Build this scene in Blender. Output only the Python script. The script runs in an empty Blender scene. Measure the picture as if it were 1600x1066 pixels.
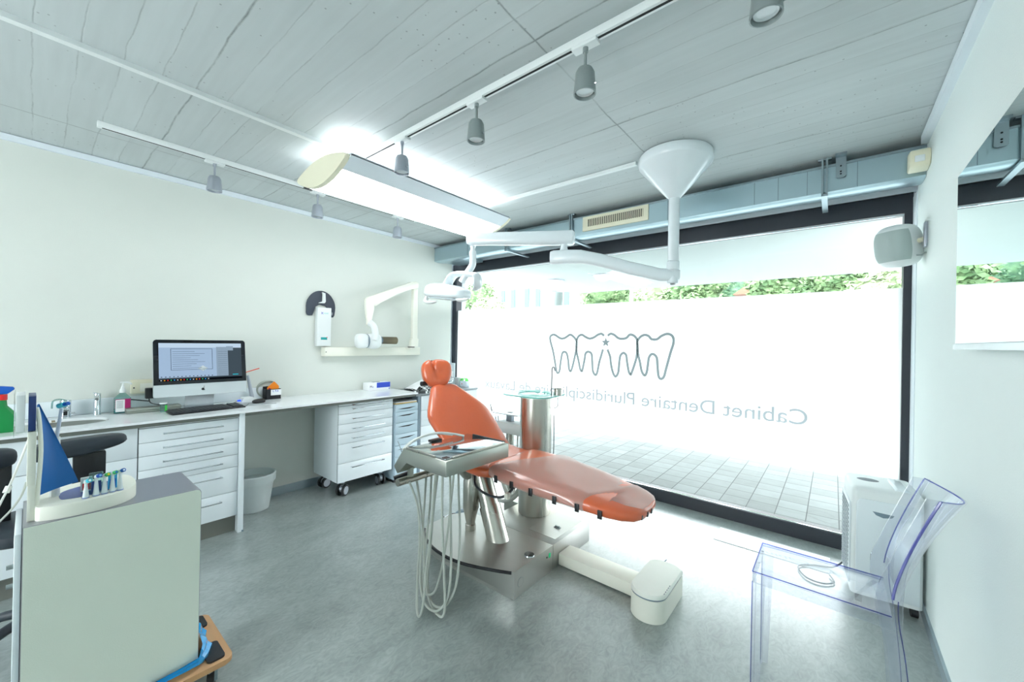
import bpy, bmesh, math, random
from mathutils import Vector, Matrix, noise as mnoise
random.seed(7)
sc = bpy.context.scene
C = sc.collection
# ------------------------------------------------------------------ camera
cam_d = bpy.data.cameras.new('camera'); cam = bpy.data.objects.new('camera', cam_d); C.objects.link(cam)
cam_d.sensor_fit = 'HORIZONTAL'; cam_d.sensor_width = 36.0; cam_d.lens = 36.0*615.05/1600
cam_d.clip_start = .02; cam_d.clip_end = 300
cam.matrix_world = Matrix(((.77411, -.01327, .63291, 0), (.63277, -.01348, -.77422, 0), (.0188, .99982, -.00204, 1.45), (0, 0, 0, 1)))
sc.camera = cam
# ------------------------------------------------------------------ world, exposure
wd = bpy.data.worlds.new('world'); sc.world = wd; wd.use_nodes = True
wn = wd.node_tree.nodes; wl = wd.node_tree.links
bg = wn['Background']; tc = wn.new('ShaderNodeTexCoord'); sx = wn.new('ShaderNodeSeparateXYZ'); cr = wn.new('ShaderNodeValToRGB')
wl.new(tc.outputs['Generated'], sx.inputs[0]); wl.new(sx.outputs['Z'], cr.inputs[0]); wl.new(cr.outputs[0], bg.inputs['Color'])
cr.color_ramp.elements[0].position = 0.0; cr.color_ramp.elements[0].color = (.96, .985, 1, 1)
cr.color_ramp.elements[1].position = 1.0; cr.color_ramp.elements[1].color = (.84, .93, 1, 1)
bg.inputs['Strength'].default_value = 16.0
DIFFUSER = 15.0; UPLIGHT = 17.0
sc.view_settings.view_transform = 'Standard'; sc.view_settings.look = 'None'
sc.view_settings.gamma = 1; sc.view_settings.use_curve_mapping = False
sc.view_settings.exposure = -0.28
sc.cycles.use_denoising = True
sc.cycles.max_bounces = 14; sc.cycles.diffuse_bounces = 7; sc.cycles.glossy_bounces = 5
sc.cycles.transmission_bounces = 10; sc.cycles.transparent_max_bounces = 20
sc.cycles.sample_clamp_indirect = 8

# ------------------------------------------------------------------ materials
def lin(c):
    out = []
    for v in c[:3]:
        v = v/255.0
        out.append(v/12.92 if v <= .04045 else ((v+.055)/1.055)**2.4)
    return (*out, 1.0)
def nd(nt, t, **kw):
    n = nt.nodes.new(t)
    for k, v in kw.items(): setattr(n, k, v)
    return n
def M(name, col, rough=.5, metal=0.0, var=.04, scale=6.0, bump=0.0, bscale=60.0, coat=0.0, emit=None, estr=0, spec=.5, rvar=.05, stretch=None):
    m = bpy.data.materials.new(name); m.use_nodes = True; nt = m.node_tree; b = nt.nodes['Principled BSDF']
    c = lin(col)
    t = nd(nt, 'ShaderNodeTexCoord'); n = nd(nt, 'ShaderNodeTexNoise'); n.inputs['Scale'].default_value = scale; n.inputs['Detail'].default_value = 4
    src = t.outputs['Object']
    if stretch:
        mp = nd(nt, 'ShaderNodeMapping'); mp.inputs['Scale'].default_value = stretch; nt.links.new(src, mp.inputs[0]); src = mp.outputs[0]
    nt.links.new(src, n.inputs['Vector'])
    mx = nd(nt, 'ShaderNodeMix', data_type='RGBA')
    mx.inputs[6].default_value = tuple(max(0, x*(1-var)) for x in c[:3])+(1,)
    mx.inputs[7].default_value = tuple(min(1, x*(1+var)) for x in c[:3])+(1,)
    nt.links.new(n.outputs[0], mx.inputs[0]); nt.links.new(mx.outputs[2], b.inputs['Base Color'])
    mr = nd(nt, 'ShaderNodeMapRange'); mr.inputs['To Min'].default_value = max(0, rough-rvar); mr.inputs['To Max'].default_value = min(1, rough+rvar)
    nt.links.new(n.outputs[0], mr.inputs[0]); nt.links.new(mr.outputs[0], b.inputs['Roughness'])
    b.inputs['Metallic'].default_value = metal; b.inputs['Specular IOR Level'].default_value = spec
    b.inputs['Coat Weight'].default_value = coat
    if bump:
        n2 = nd(nt, 'ShaderNodeTexNoise'); n2.inputs['Scale'].default_value = bscale; n2.inputs['Detail'].default_value = 3
        bp = nd(nt, 'ShaderNodeBump'); bp.inputs['Strength'].default_value = bump; bp.inputs['Distance'].default_value = .01
        nt.links.new(src, n2.inputs['Vector']); nt.links.new(n2.outputs[0], bp.inputs['Height']); nt.links.new(bp.outputs[0], b.inputs['Normal'])
    if emit:
        b.inputs['Emission Color'].default_value = lin(emit); b.inputs['Emission Strength'].default_value = estr
    return m
def glassy(name, tint, frost=0.0, ior=1.45, diff=0.0, dcol=(230, 235, 240), rough=.02):
    """thin clear sheet: fresnel mix of transparent and glossy, with an optional share of diffuse"""
    m = bpy.data.materials.new(name); m.use_nodes = True; nt = m.node_tree; nt.nodes.clear()
    o = nd(nt, 'ShaderNodeOutputMaterial'); tr = nd(nt, 'ShaderNodeBsdfTransparent'); g = nd(nt, 'ShaderNodeBsdfGlossy')
    lw = nd(nt, 'ShaderNodeLayerWeight'); lw.inputs[0].default_value = .5; pw_ = nd(nt, 'ShaderNodeMath', operation='POWER'); pw_.inputs[1].default_value = 5
    nt.links.new(lw.outputs['Facing'], pw_.inputs[0]); fr = nd(nt, 'ShaderNodeMapRange'); nt.links.new(pw_.outputs[0], fr.inputs[0])
    f0 = ((ior-1)/(ior+1))**2; fr.inputs['To Min'].default_value = f0; fr.inputs['To Max'].default_value = 1 if ior > 1.1 else .1
    n = nd(nt, 'ShaderNodeTexNoise'); n.inputs['Scale'].default_value = 3; mr = nd(nt, 'ShaderNodeMapRange')
    mr.inputs['To Min'].default_value = rough; mr.inputs['To Max'].default_value = rough*1.5+.005
    nt.links.new(n.outputs[0], mr.inputs[0]); nt.links.new(mr.outputs[0], g.inputs['Roughness'])
    tr.inputs[0].default_value = lin(tint)
    mx = nd(nt, 'ShaderNodeMixShader'); nt.links.new(fr.outputs[0], mx.inputs[0]); nt.links.new(tr.outputs[0], mx.inputs[1]); nt.links.new(g.outputs[0], mx.inputs[2])
    last = mx
    if diff:
        d = nd(nt, 'ShaderNodeBsdfDiffuse'); d.inputs[0].default_value = lin(dcol)
        t2 = nd(nt, 'ShaderNodeBsdfTranslucent'); t2.inputs[0].default_value = lin(dcol)
        a = nd(nt, 'ShaderNodeMixShader'); nt.links.new(d.outputs[0], a.inputs[1]); nt.links.new(t2.outputs[0], a.inputs[2])
        m2 = nd(nt, 'ShaderNodeMixShader'); m2.inputs[0].default_value = diff
        nt.links.new(mx.outputs[0], m2.inputs[1]); nt.links.new(a.outputs[0], m2.inputs[2]); last = m2
    nt.links.new(last.outputs[0], o.inputs[0])
    return m
def emis(name, col, s):
    m = bpy.data.materials.new(name); m.use_nodes = True; nt = m.node_tree; nt.nodes.clear()
    o = nd(nt, 'ShaderNodeOutputMaterial'); e = nd(nt, 'ShaderNodeEmission'); e.inputs[0].default_value = lin(col); e.inputs[1].default_value = s
    n = nd(nt, 'ShaderNodeTexNoise'); mr = nd(nt, 'ShaderNodeMapRange'); mr.inputs['To Min'].default_value = s*.97; mr.inputs['To Max'].default_value = s*1.03
    nt.links.new(n.outputs[0], mr.inputs[0]); nt.links.new(mr.outputs[0], e.inputs[1])
    nt.links.new(e.outputs[0], o.inputs[0]); return m

white_gloss = M('white_lacquer', (226, 234, 238), .25, var=.015)
white_top = M('white_worktop_solid_surface', (234, 238, 240), .12, var=.015)
white_pl = M('white_plastic', (225, 230, 230), .35, var=.02)
warm_white = M('warm_white_plastic', (232, 232, 220), .4, var=.02)
cream = M('cream_plastic', (226, 222, 198), .45, var=.02)
wall_m = M('painted_wall', (212, 216, 210), .75, var=.02, bump=.08, bscale=220)
wallR_m = M('painted_wall_right', (224, 232, 230), .6, var=.015, bump=.12, bscale=180)
corn_m = M('cornice_white', (222, 230, 236), .6, var=.02)
grey_band = M('grey_recess', (120, 124, 118), .5)
plinth_m = M('grey_plinth', (112, 114, 108), .45, var=.05, stretch=(1, 8, 1))
base_alu = M('baseboard_aluminium', (160, 176, 184), .35, .7, var=.04, stretch=(1, .2, 6))
galv = M('galvanised_steel', (172, 194, 202), .3, .7, var=.04, scale=3, rvar=.02)
galv_d = M('galvanised_bracket', (150, 165, 172), .35, .8, var=.1, scale=30)
frame_m = M('anthracite_frame', (44, 48, 56), .4, .1, var=.06)
steel = M('brushed_steel', (190, 188, 180), .27, 1.0, var=.06, scale=4, stretch=(1, 1, .05), rvar=.06)
steel_b = M('brushed_steel_plate', (196, 195, 191), .34, .8, var=.07, scale=5, stretch=(.3, 3, 1), rvar=.06)
steel_p = M('polished_steel', (205, 210, 214), .06, 1.0, var=.02, rvar=.02)
steel_t = M('satin_steel_housing', (168, 172, 164), .36, .85, var=.04)
chrome = M('chrome', (215, 220, 225), .08, 1.0, var=.02, rvar=.02)
lamp_grey = M('lamp_grey_metal', (138, 148, 148), .45, .2, var=.04)
lamp_silver = M('lamp_silver_metal', (170, 176, 186), .35, .6, var=.03)
rubber = M('black_rubber', (26, 28, 32), .55, var=.1)
black_pl = M('black_plastic', (18, 20, 24), .35, var=.1)
pad_m = M('charcoal_pad', (42, 50, 58), .5, var=.06)
orange = M('orange_upholstery', (208, 98, 58), .3, var=.03, scale=40, bump=.04, bscale=500, coat=.45)
hose_m = M('grey_hose', (172, 177, 170), .45, var=.03)
hose_w = M('white_hose', (222, 224, 220), .4, var=.02)
hose_d = M('dark_hose', (52, 58, 64), .45, var=.05)
lamp_white = M('enamel_white', (222, 230, 234), .22, var=.015, coat=.3)
cart_face = M('cream_laminate', (226, 232, 219), .5, var=.015, bump=.05, bscale=300)
cart_metal = M('cart_grey_top', (158, 160, 168), .3, .7, var=.02)
blue_sail = M('blue_card', (10, 98, 170), .45, var=.03)
blue_film = M('blue_plastic_film', (10, 150, 215), .18, var=.08, scale=20, coat=.5, bump=.3, bscale=30)
wood = M('beech_plywood', (196, 150, 106), .45, var=.14, scale=5, stretch=(1, 9, 9))
green_pl = M('green_plastic', (10, 128, 62), .35, var=.05)
blue_pl = M('blue_plastic', (20, 92, 190), .3, var=.04)
red_pl = M('red_plastic', (215, 30, 30), .35, var=.04)
navy = M('navy_card', (20, 50, 110), .35, var=.06)
paper = M('white_paper', (238, 240, 242), .7, var=.01)
grey_ink = M('grey_ink', (128, 134, 140), .7)
black_ink = M('black_ink', (20, 22, 26), .6)
blue_ink = M('blue_ink', (40, 72, 190), .5)
teal_ink = M('teal_label', (0, 150, 150), .5)
magenta = M('magenta_label', (170, 20, 100), .45)
teal_liq = M('teal_liquid', (0, 130, 140), .2, coat=.4)
orange_card = M('orange_card', (250, 140, 20), .6)
yellow_card = M('yellow_folder', (196, 160, 60), .6)
bluegrey = M('blue_grey_drawer', (182, 202, 214), .35, var=.02)
slate = M('slate_grey', (110, 128, 140), .4)
grey_top = M('grey_laminate_top', (134, 142, 146), .3)
clear_gl = glassy('clear_window_glass', (250, 254, 253), ior=1.5)
acrylic_edge = glassy('acrylic_edge', (160, 168, 222), ior=1.5, rough=.04)
tray_glass = glassy('green_edge_glass', (226, 244, 241), ior=1.5, diff=.02, dcol=(170, 215, 210))
plastic_film = glassy('clear_plastic_sheet', (245, 240, 238), ior=2.1, diff=.42, dcol=(235, 222, 216), rough=.12)
pp_clear = glassy('translucent_bin_plastic', (240, 244, 244), ior=1.3, diff=.62, dcol=(242, 246, 246), rough=.2)
pale_clear = glassy('clear_bottle_plastic', (215, 235, 232), ior=1.45, diff=.12, dcol=(170, 210, 208))
smoke_tube = glassy('smoked_tube', (196, 190, 170), ior=1.45, diff=.5, dcol=(172, 166, 146))
light_m = emis('fluorescent_diffuser', (250, 253, 255), DIFFUSER)
up_m = emis('fluorescent_tube_glow', (248, 252, 255), UPLIGHT)
led_glass = M('led_reflector', (215, 222, 225), .25, .2)
darkgap = M('dark_gap', (24, 28, 30), .8)

def ceiling_material():
    m = bpy.data.materials.new('board_formed_concrete'); m.use_nodes = True; nt = m.node_tree; b = nt.nodes['Principled BSDF']; L = nt.links.new
    t = nd(nt, 'ShaderNodeTexCoord'); sp = nd(nt, 'ShaderNodeSeparateXYZ'); L(t.outputs['Object'], sp.inputs[0])
    def math_(op, a, b_=None, clamp=False):
        n = nd(nt, 'ShaderNodeMath', operation=op, use_clamp=clamp)
        for i, v in enumerate((a, b_)):
            if v is None: continue
            if isinstance(v, (int, float)): n.inputs[i].default_value = v
            else: L(v, n.inputs[i])
        return n.outputs[0]
    wob = nd(nt, 'ShaderNodeTexNoise'); wob.inputs['Scale'].default_value = 4; wob.inputs['Detail'].default_value = 6; L(t.outputs['Object'], wob.inputs['Vector'])
    wv = math_('MULTIPLY', math_('SUBTRACT', wob.outputs[0], .5), .03)
    y = math_('ADD', sp.outputs['Y'], wv); x = math_('ADD', sp.outputs['X'], wv)
    def seam(v, period, off, width):
        f = math_('FRACT', math_('DIVIDE', math_('ADD', v, off+100*period), period))
        d = math_('MULTIPLY', math_('ABSOLUTE', math_('SUBTRACT', f, .5)), period)   # .5*period at the seam
        return math_('SUBTRACT', 1.0, math_('DIVIDE', math_('SUBTRACT', period*.5, d), width), True)
    gate = nd(nt, 'ShaderNodeTexNoise'); gate.inputs['Scale'].default_value = 2.2; gate.inputs['Detail'].default_value = 9; gate.inputs['Roughness'].default_value = .75; L(t.outputs['Object'], gate.inputs['Vector'])
    gt = nd(nt, 'ShaderNodeMapRange'); L(gate.outputs[0], gt.inputs[0]); gt.inputs['From Min'].default_value = .4; gt.inputs['From Max'].default_value = .58
    s_board = math_('MULTIPLY', math_('MULTIPLY', seam(y, .1283, .01, .004), gt.outputs[0]), .45)
    s_main = math_('MULTIPLY', seam(y, .7745, -.50+.7745-.002, .006), math_('ADD', math_('MULTIPLY', gt.outputs[0], .75), .25))
    s_x = math_('MULTIPLY', seam(x, 2.52, .95, .006), math_('ADD', math_('MULTIPLY', gt.outputs[0], .6), .3))
    line = math_('MAXIMUM', math_('MAXIMUM', s_board, s_main), s_x)
    # board tone
    fl = math_('FLOOR', math_('DIVIDE', math_('ADD', y, 12.84), .1283))
    wnz = nd(nt, 'ShaderNodeTexWhiteNoise', noise_dimensions='1D'); L(fl, wnz.inputs['W'])
    grain = nd(nt, 'ShaderNodeTexNoise'); grain.inputs['Scale'].default_value = 3; grain.inputs['Detail'].default_value = 8
    mp = nd(nt, 'ShaderNodeMapping'); mp.inputs['Scale'].default_value = (.6, 9, 1); L(t.outputs['Object'], mp.inputs[0]); L(mp.outputs[0], grain.inputs['Vector'])
    big = nd(nt, 'ShaderNodeTexNoise'); big.inputs['Scale'].default_value = .9; big.inputs['Detail'].default_value = 5; L(t.outputs['Object'], big.inputs['Vector'])
    tone = math_('ADD', math_('ADD', math_('MULTIPLY', wnz.outputs[0], .10), math_('MULTIPLY', grain.outputs[0], .35)), math_('MULTIPLY', big.outputs[0], .55))
    ramp = nd(nt, 'ShaderNodeValToRGB'); L(tone, ramp.inputs[0])
    ramp.color_ramp.elements[0].position = .3; ramp.color_ramp.elements[0].color = lin((180, 187, 188))
    ramp.color_ramp.elements[1].position = .72; ramp.color_ramp.elements[1].color = lin((199, 206, 207))
    # pits
    vo = nd(nt, 'ShaderNodeTexVoronoi'); vo.inputs['Scale'].default_value = 26; L(t.outputs['Object'], vo.inputs['Vector'])
    pm = nd(nt, 'ShaderNodeTexNoise'); pm.inputs['Scale'].default_value = 1.7; L(t.outputs['Object'], pm.inputs['Vector'])
    pit = math_('MULTIPLY', math_('LESS_THAN', vo.outputs['Distance'], .10), math_('GREATER_THAN', pm.outputs[0], .54))
    dark = math_('MAXIMUM', line, math_('MULTIPLY', pit, .6))
    mx = nd(nt, 'ShaderNodeMix', data_type='RGBA'); L(math_('MULTIPLY', dark, .8), mx.inputs[0]); L(ramp.outputs[0], mx.inputs[6]); mx.inputs[7].default_value = lin((84, 90, 90))
    L(mx.outputs[2], b.inputs['Base Color']); b.inputs['Roughness'].default_value = .72
    h = math_('SUBTRACT', math_('ADD', math_('MULTIPLY', tone, .35), math_('MULTIPLY', wnz.outputs[0], .2)), dark)
    bp = nd(nt, 'ShaderNodeBump'); bp.inputs['Strength'].default_value = .22; bp.inputs['Distance'].default_value = .01; L(h, bp.inputs['Height']); L(bp.outputs[0], b.inputs['Normal'])
    return m
def floor_material():
    m = bpy.data.materials.new('marbled_linoleum'); m.use_nodes = True; nt = m.node_tree; b = nt.nodes['Principled BSDF']; L = nt.links.new
    t = nd(nt, 'ShaderNodeTexCoord')
    a = nd(nt, 'ShaderNodeTexNoise'); a.inputs['Scale'].default_value = 3.2; a.inputs['Detail'].default_value = 10; a.inputs['Roughness'].default_value = .68; a.inputs['Distortion'].default_value = 1.6
    c = nd(nt, 'ShaderNodeTexNoise'); c.inputs['Scale'].default_value = 26; c.inputs['Detail'].default_value = 6; c.inputs['Distortion'].default_value = 2.5
    mp = nd(nt, 'ShaderNodeMapping'); mp.inputs['Scale'].default_value = (1.0, .55, 1); L(t.outputs['Object'], mp.inputs[0])
    L(mp.outputs[0], a.inputs['Vector']); L(mp.outputs[0], c.inputs['Vector'])
    ad = nd(nt, 'ShaderNodeMix', data_type='FLOAT'); ad.inputs[0].default_value = .45; L(a.outputs[0], ad.inputs[2]); L(c.outputs[0], ad.inputs[3])
    r = nd(nt, 'ShaderNodeValToRGB'); L(ad.outputs[0], r.inputs[0])
    r.color_ramp.elements[0].position = .36; r.color_ramp.elements[0].color = lin((120, 130, 128))
    r.color_ramp.elements[1].position = .64; r.color_ramp.elements[1].color = lin((158, 167, 165))
    L(r.outputs[0], b.inputs['Base Color']); b.inputs['Roughness'].default_value = .33; b.inputs['Specular IOR Level'].default_value = .8; b.inputs['Coat Weight'].default_value = .5; b.inputs['Coat Roughness'].default_value = .28; b.inputs['Coat IOR'].default_value = 1.6
    bp = nd(nt, 'ShaderNodeBump'); bp.inputs['Strength'].default_value = .04; L(c.outputs[0], bp.inputs['Height']); L(bp.outputs[0], b.inputs['Normal'])
    return m
def film_material():
    """etched window film: diffuses daylight, fading out to clear glass along its lower edge"""
    m = bpy.data.materials.new('etched_window_film'); m.use_nodes = True; nt = m.node_tree; nt.nodes.clear(); L = nt.links.new
    o = nd(nt, 'ShaderNodeOutputMaterial'); tr = nd(nt, 'ShaderNodeBsdfTransparent'); tl = nd(nt, 'ShaderNodeBsdfTranslucent'); df = nd(nt, 'ShaderNodeBsdfDiffuse')
    tl.inputs[0].default_value = (.97, .985, .99, 1); df.inputs[0].default_value = (.9, .93, .93, 1)
    a = nd(nt, 'ShaderNodeMixShader'); a.inputs[0].default_value = .2; L(tl.outputs[0], a.inputs[1]); L(df.outputs[0], a.inputs[2])
    g = nd(nt, 'ShaderNodeNewGeometry'); sp = nd(nt, 'ShaderNodeSeparateXYZ'); L(g.outputs['Position'], sp.inputs[0])
    n = nd(nt, 'ShaderNodeTexNoise'); n.inputs['Scale'].default_value = 400
    mr = nd(nt, 'ShaderNodeMapRange'); mr.inputs['From Min'].default_value = .50; mr.inputs['From Max'].default_value = .66; L(sp.outputs['Z'], mr.inputs[0])
    mx = nd(nt, 'ShaderNodeMixShader'); L(mr.outputs[0], mx.inputs[0]); L(tr.outputs[0], mx.inputs[1]); L(a.outputs[0], mx.inputs[2]); L(mx.outputs[0], o.inputs[0])
    return m
def paving_material():
    m = bpy.data.materials.new('concrete_pavers'); m.use_nodes = True; nt = m.node_tree; b = nt.nodes['Principled BSDF']; L = nt.links.new
    t = nd(nt, 'ShaderNodeTexCoord'); mp = nd(nt, 'ShaderNodeMapping'); mp.inputs['Location'].default_value = (.1639+100*.2176, -4.133+100*.205, 0); L(t.outputs['Object'], mp.inputs[0])
    br = nd(nt, 'ShaderNodeTexBrick', offset=0.0, squash=1.0); L(mp.outputs[0], br.inputs['Vector'])
    br.inputs['Scale'].default_value = 1; br.inputs['Brick Width'].default_value = .2176; br.inputs['Row Height'].default_value = .205; br.inputs['Mortar Size'].default_value = .0045
    br.inputs['Mortar Smooth'].default_value = .3
    br.inputs['Color1'].default_value = lin((112, 118, 117)); br.inputs['Color2'].default_value = lin((128, 135, 134)); br.inputs['Mortar'].default_value = lin((58, 64, 64))
    n = nd(nt, 'ShaderNodeTexNoise'); n.inputs['Scale'].default_value = 9; n.inputs['Detail'].default_value = 6; L(t.outputs['Object'], n.inputs['Vector'])
    mx = nd(nt, 'ShaderNodeMix', data_type='RGBA', blend_type='MULTIPLY'); mx.inputs[0].default_value = .25; L(br.outputs[0], mx.inputs[6]); L(n.outputs[0], mx.inputs[7])
    L(mx.outputs[2], b.inputs['Base Color']); b.inputs['Roughness'].default_value = .8
    return m
def leaf_material(name, c1, c2):
    m = bpy.data.materials.new(name); m.use_nodes = True; nt = m.node_tree; b = nt.nodes['Principled BSDF']; L = nt.links.new
    t = nd(nt, 'ShaderNodeTexCoord'); n = nd(nt, 'ShaderNodeTexNoise'); n.inputs['Scale'].default_value = 3; n.inputs['Detail'].default_value = 5; L(t.outputs['Object'], n.inputs['Vector'])
    r = nd(nt, 'ShaderNodeValToRGB'); L(n.outputs[0], r.inputs[0]); r.color_ramp.elements[0].position = .35; r.color_ramp.elements[1].position = .65
    r.color_ramp.elements[0].color = lin(c1); r.color_ramp.elements[1].color = lin(c2)
    L(r.outputs[0], b.inputs['Base Color']); b.inputs['Roughness'].default_value = .6
    return m

# ------------------------------------------------------------------ mesh helpers
BASE = {}
def tag(o, label=None, cat=None, group=None, kind=None):
    if label: o['label'] = label
    if cat: o['category'] = cat
    if group: o['group'] = group
    if kind: o['kind'] = kind
    return o
def thing(name, label, cat, loc=(0, 0, 0), rz=0.0, group=None, kind=None):
    o = bpy.data.objects.new(name, None); C.objects.link(o); o.empty_display_size = .05
    o.location = loc; o.rotation_euler = (0, 0, rz); BASE[o.name] = Vector(loc)
    return tag(o, label, cat, group, kind)
def catmull(pts, k=6, closed=False):
    P = [Vector(p) for p in pts]; n = len(P); out = []
    rng = range(n if closed else n-1)
    for i in rng:
        if closed: a, b, c, d = P[(i-1) % n], P[i], P[(i+1) % n], P[(i+2) % n]
        else: a, b, c, d = P[max(i-1, 0)], P[i], P[i+1], P[min(i+2, n-1)]
        for j in range(k):
            t = j/k
            out.append(.5*((2*b)+(c-a)*t+(2*a-5*b+4*c-d)*t*t+(3*b-a-3*c+d)*t**3))
    if not closed: out.append(P[-1])
    return out
class MB:
    def __init__(s): s.bm = bmesh.new()
    def box(s, x0, x1, y0, y1, z0, z1, bev=0.0, seg=2):
        r = bmesh.ops.create_cube(s.bm, size=1)['verts']
        for v in r: v.co = Vector(((x0+x1)/2+v.co.x*(x1-x0), (y0+y1)/2+v.co.y*(y1-y0), (z0+z1)/2+v.co.z*(z1-z0)))
        if bev:
            es = list({e for v in r for e in v.link_edges})
            bmesh.ops.bevel(s.bm, geom=es, offset=bev, segments=seg, affect='EDGES', profile=.5)
        return s
    def loft(s, rings, caps=True, closed=True):
        R = [[s.bm.verts.new(p) for p in r] for r in rings]
        n = len(R[0])
        for a, b in zip(R, R[1:]):
            for i in range(n if closed else n-1):
                j = (i+1) % n
                try: s.bm.faces.new((a[i], a[j], b[j], b[i]))
                except ValueError: pass
        if caps and closed:
            s.bm.faces.new(R[0][::-1]); s.bm.faces.new(R[-1])
        return s
    def cyl(s, p0, p1, r0, r1=None, n=24, caps=True):
        p0, p1 = Vector(p0), Vector(p1); r1 = r0 if r1 is None else r1
        d = (p1-p0).normalized(); u = d.orthogonal().normalized(); w = d.cross(u)
        rr = [[p+u*(r*math.cos(2*math.pi*i/n))+w*(r*math.sin(2*math.pi*i/n)) for i in range(n)] for p, r in ((p0, r0), (p1, r1))]
        return s.loft(rr, caps)
    def tube(s, pts, r, n=8, smooth=5, closed=False, flat=None):
        P = catmull(pts, smooth, closed) if smooth > 1 else [Vector(p) for p in pts]
        N = len(P); u = None; rings = []
        for i, p in enumerate(P):
            a = P[i-1] if (i > 0 or closed) else P[i]; b = P[(i+1) % N] if (i < N-1 or closed) else P[i]
            d = (b-a); d = d.normalized() if d.length > 1e-9 else Vector((0, 0, 1))
            u = d.orthogonal().normalized() if u is None else (u-d*u.dot(d)).normalized()
            w = d.cross(u); rr = r(i/(N-1)) if callable(r) else r
            rings.append([p+u*(rr*math.cos(2*math.pi*k/n))+w*(rr*(flat or 1)*math.sin(2*math.pi*k/n)) for k in range(n)])
        if closed: rings.append(rings[0]); return s.loft(rings, False)
        return s.loft(rings)
    def lathe(s, prof, c=(0, 0, 0), n=32, axis='z', sx=1, sy=1):
        c = Vector(c); rings = []
        for r, h in prof:
            ring = []
            for i in range(n):
                a = 2*math.pi*i/n; q = (r*sx*math.cos(a), r*sy*math.sin(a), h)
                if axis == 'x': q = (q[2], q[0], q[1])
                elif axis == 'y': q = (q[1], q[2], q[0])
                ring.append(c+Vector(q))
            rings.append(ring)
        return s.loft(rings)
    def prism(s, poly, a, b, axis='z', bev=0.0, seg=2):
        def at(p, h):
            return {'z': (p[0], p[1], h), 'y': (p[0], h, p[1]), 'x': (h, p[0], p[1])}[axis]
        A = [s.bm.verts.new(at(p, a)) for p in poly]; B = [s.bm.verts.new(at(p, b)) for p in poly]
        n = len(poly); fs = [s.bm.faces.new(A[::-1]), s.bm.faces.new(B)]
        for i in range(n):
            j = (i+1) % n; fs.append(s.bm.faces.new((A[i], A[j], B[j], B[i])))
        if bev:
            es = list({e for v in A+B for e in v.link_edges})
            bmesh.ops.bevel(s.bm, geom=es, offset=bev, segments=seg, affect='EDGES', profile=.5)
        return s
    def ell(s, c, r, n=24, m=14, pw=1.0, fn=None):
        c = Vector(c); rings = []
        def sg(v): return math.copysign(abs(v)**pw, v)
        for j in range(m+1):
            t = -math.pi/2+math.pi*j/m; t = max(-1.5607, min(1.5607, t)); ring = []
            for i in range(n):
                a = 2*math.pi*i/n
                q = Vector((r[0]*sg(math.cos(t))*sg(math.cos(a)), r[1]*sg(math.cos(t))*sg(math.sin(a)), r[2]*sg(math.sin(t))))
                if fn: q = fn(q)
                ring.append(c+q)
            rings.append(ring)
        return s.loft(rings)
    def face(s, pts):
        s.bm.faces.new([s.bm.verts.new(p) for p in pts]); return s
    def xf(s, mat):
        bmesh.ops.transform(s.bm, matrix=mat, verts=s.bm.verts); return s
    def build(s, name, mat, parent=None, local=False, ang=38, shift=None):
        bmesh.ops.recalc_face_normals(s.bm, faces=s.bm.faces)
        me = bpy.data.meshes.new(name)
        if parent is not None:
            base = BASE.get(parent.name, Vector((0, 0, 0)))
            if not local: bmesh.ops.translate(s.bm, vec=-base, verts=s.bm.verts)
            off = Vector((0, 0, 0))
        elif local: base = off = Vector((0, 0, 0))
        else:
            co = [v.co for v in s.bm.verts]
            off = Vector(((min(c.x for c in co)+max(c.x for c in co))/2, (min(c.y for c in co)+max(c.y for c in co))/2, min(c.z for c in co)))
            bmesh.ops.translate(s.bm, vec=-off, verts=s.bm.verts); base = off
        s.bm.to_mesh(me); s.bm.free()
        for p in me.polygons: p.use_smooth = True
        me.set_sharp_from_angle(angle=math.radians(ang))
        for mm in (mat if isinstance(mat, (list, tuple)) else [mat]): me.materials.append(mm)
        o = bpy.data.objects.new(name, me); C.objects.link(o); o.location = off
        BASE[o.name] = Vector(base)
        if parent is not None: o.parent = parent
        return o
def B(*a, **k): return MB().box(*a, **k)
def copy_tree(o, parent=None):
    c = o.copy(); C.objects.link(c)
    if parent is not None: c.parent = parent
    for ch in list(o.children): copy_tree(ch, c)
    return c
def text_mesh(body, size, depth=.0004, bold=False):
    cu = bpy.data.curves.new('lettering', 'FONT'); cu.body = body; cu.size = size; cu.extrude = depth
    if bold: cu.offset = size*.005
    o = bpy.data.objects.new('lettering', cu); C.objects.link(o)
    dg = bpy.context.evaluated_depsgraph_get(); me = bpy.data.meshes.new_from_object(o.evaluated_get(dg))
    bpy.data.objects.remove(o); bpy.data.curves.remove(cu); return me
def text(name, body, size, mat, parent, matrix, width=None, height=None, bold=False, depth=.0004):
    """lettering placed in world space: matrix maps text x right, y up, z outwards"""
    me = text_mesh(body, size, depth, bold)
    xs = [v.co.x for v in me.vertices]; ys = [v.co.y for v in me.vertices]
    x0, x1, y0, y1 = min(xs), max(xs), min(ys), max(ys)
    kx = width/(x1-x0) if width else 1; ky = height/(y1-y0) if height else (kx if width else 1)
    base = BASE.get(parent.name, Vector((0, 0, 0)))
    for v in me.vertices:
        v.co = matrix @ Vector(((v.co.x-x0)*kx, v.co.y*ky, v.co.z)) - base
    me.materials.append(mat); o = bpy.data.objects.new(name, me); C.objects.link(o); o.parent = parent; return o
# facing matrices: text read from +X side (on the left wall), from -Y side (on surfaces facing the camera)
def fx(x, y, z): return Matrix(((0, 0, 1, x), (1, 0, 0, y), (0, 1, 0, z), (0, 0, 0, 1)))
def fy(x, y, z): return Matrix(((1, 0, 0, x), (0, 0, -1, y), (0, 1, 0, z), (0, 0, 0, 1)))

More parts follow.
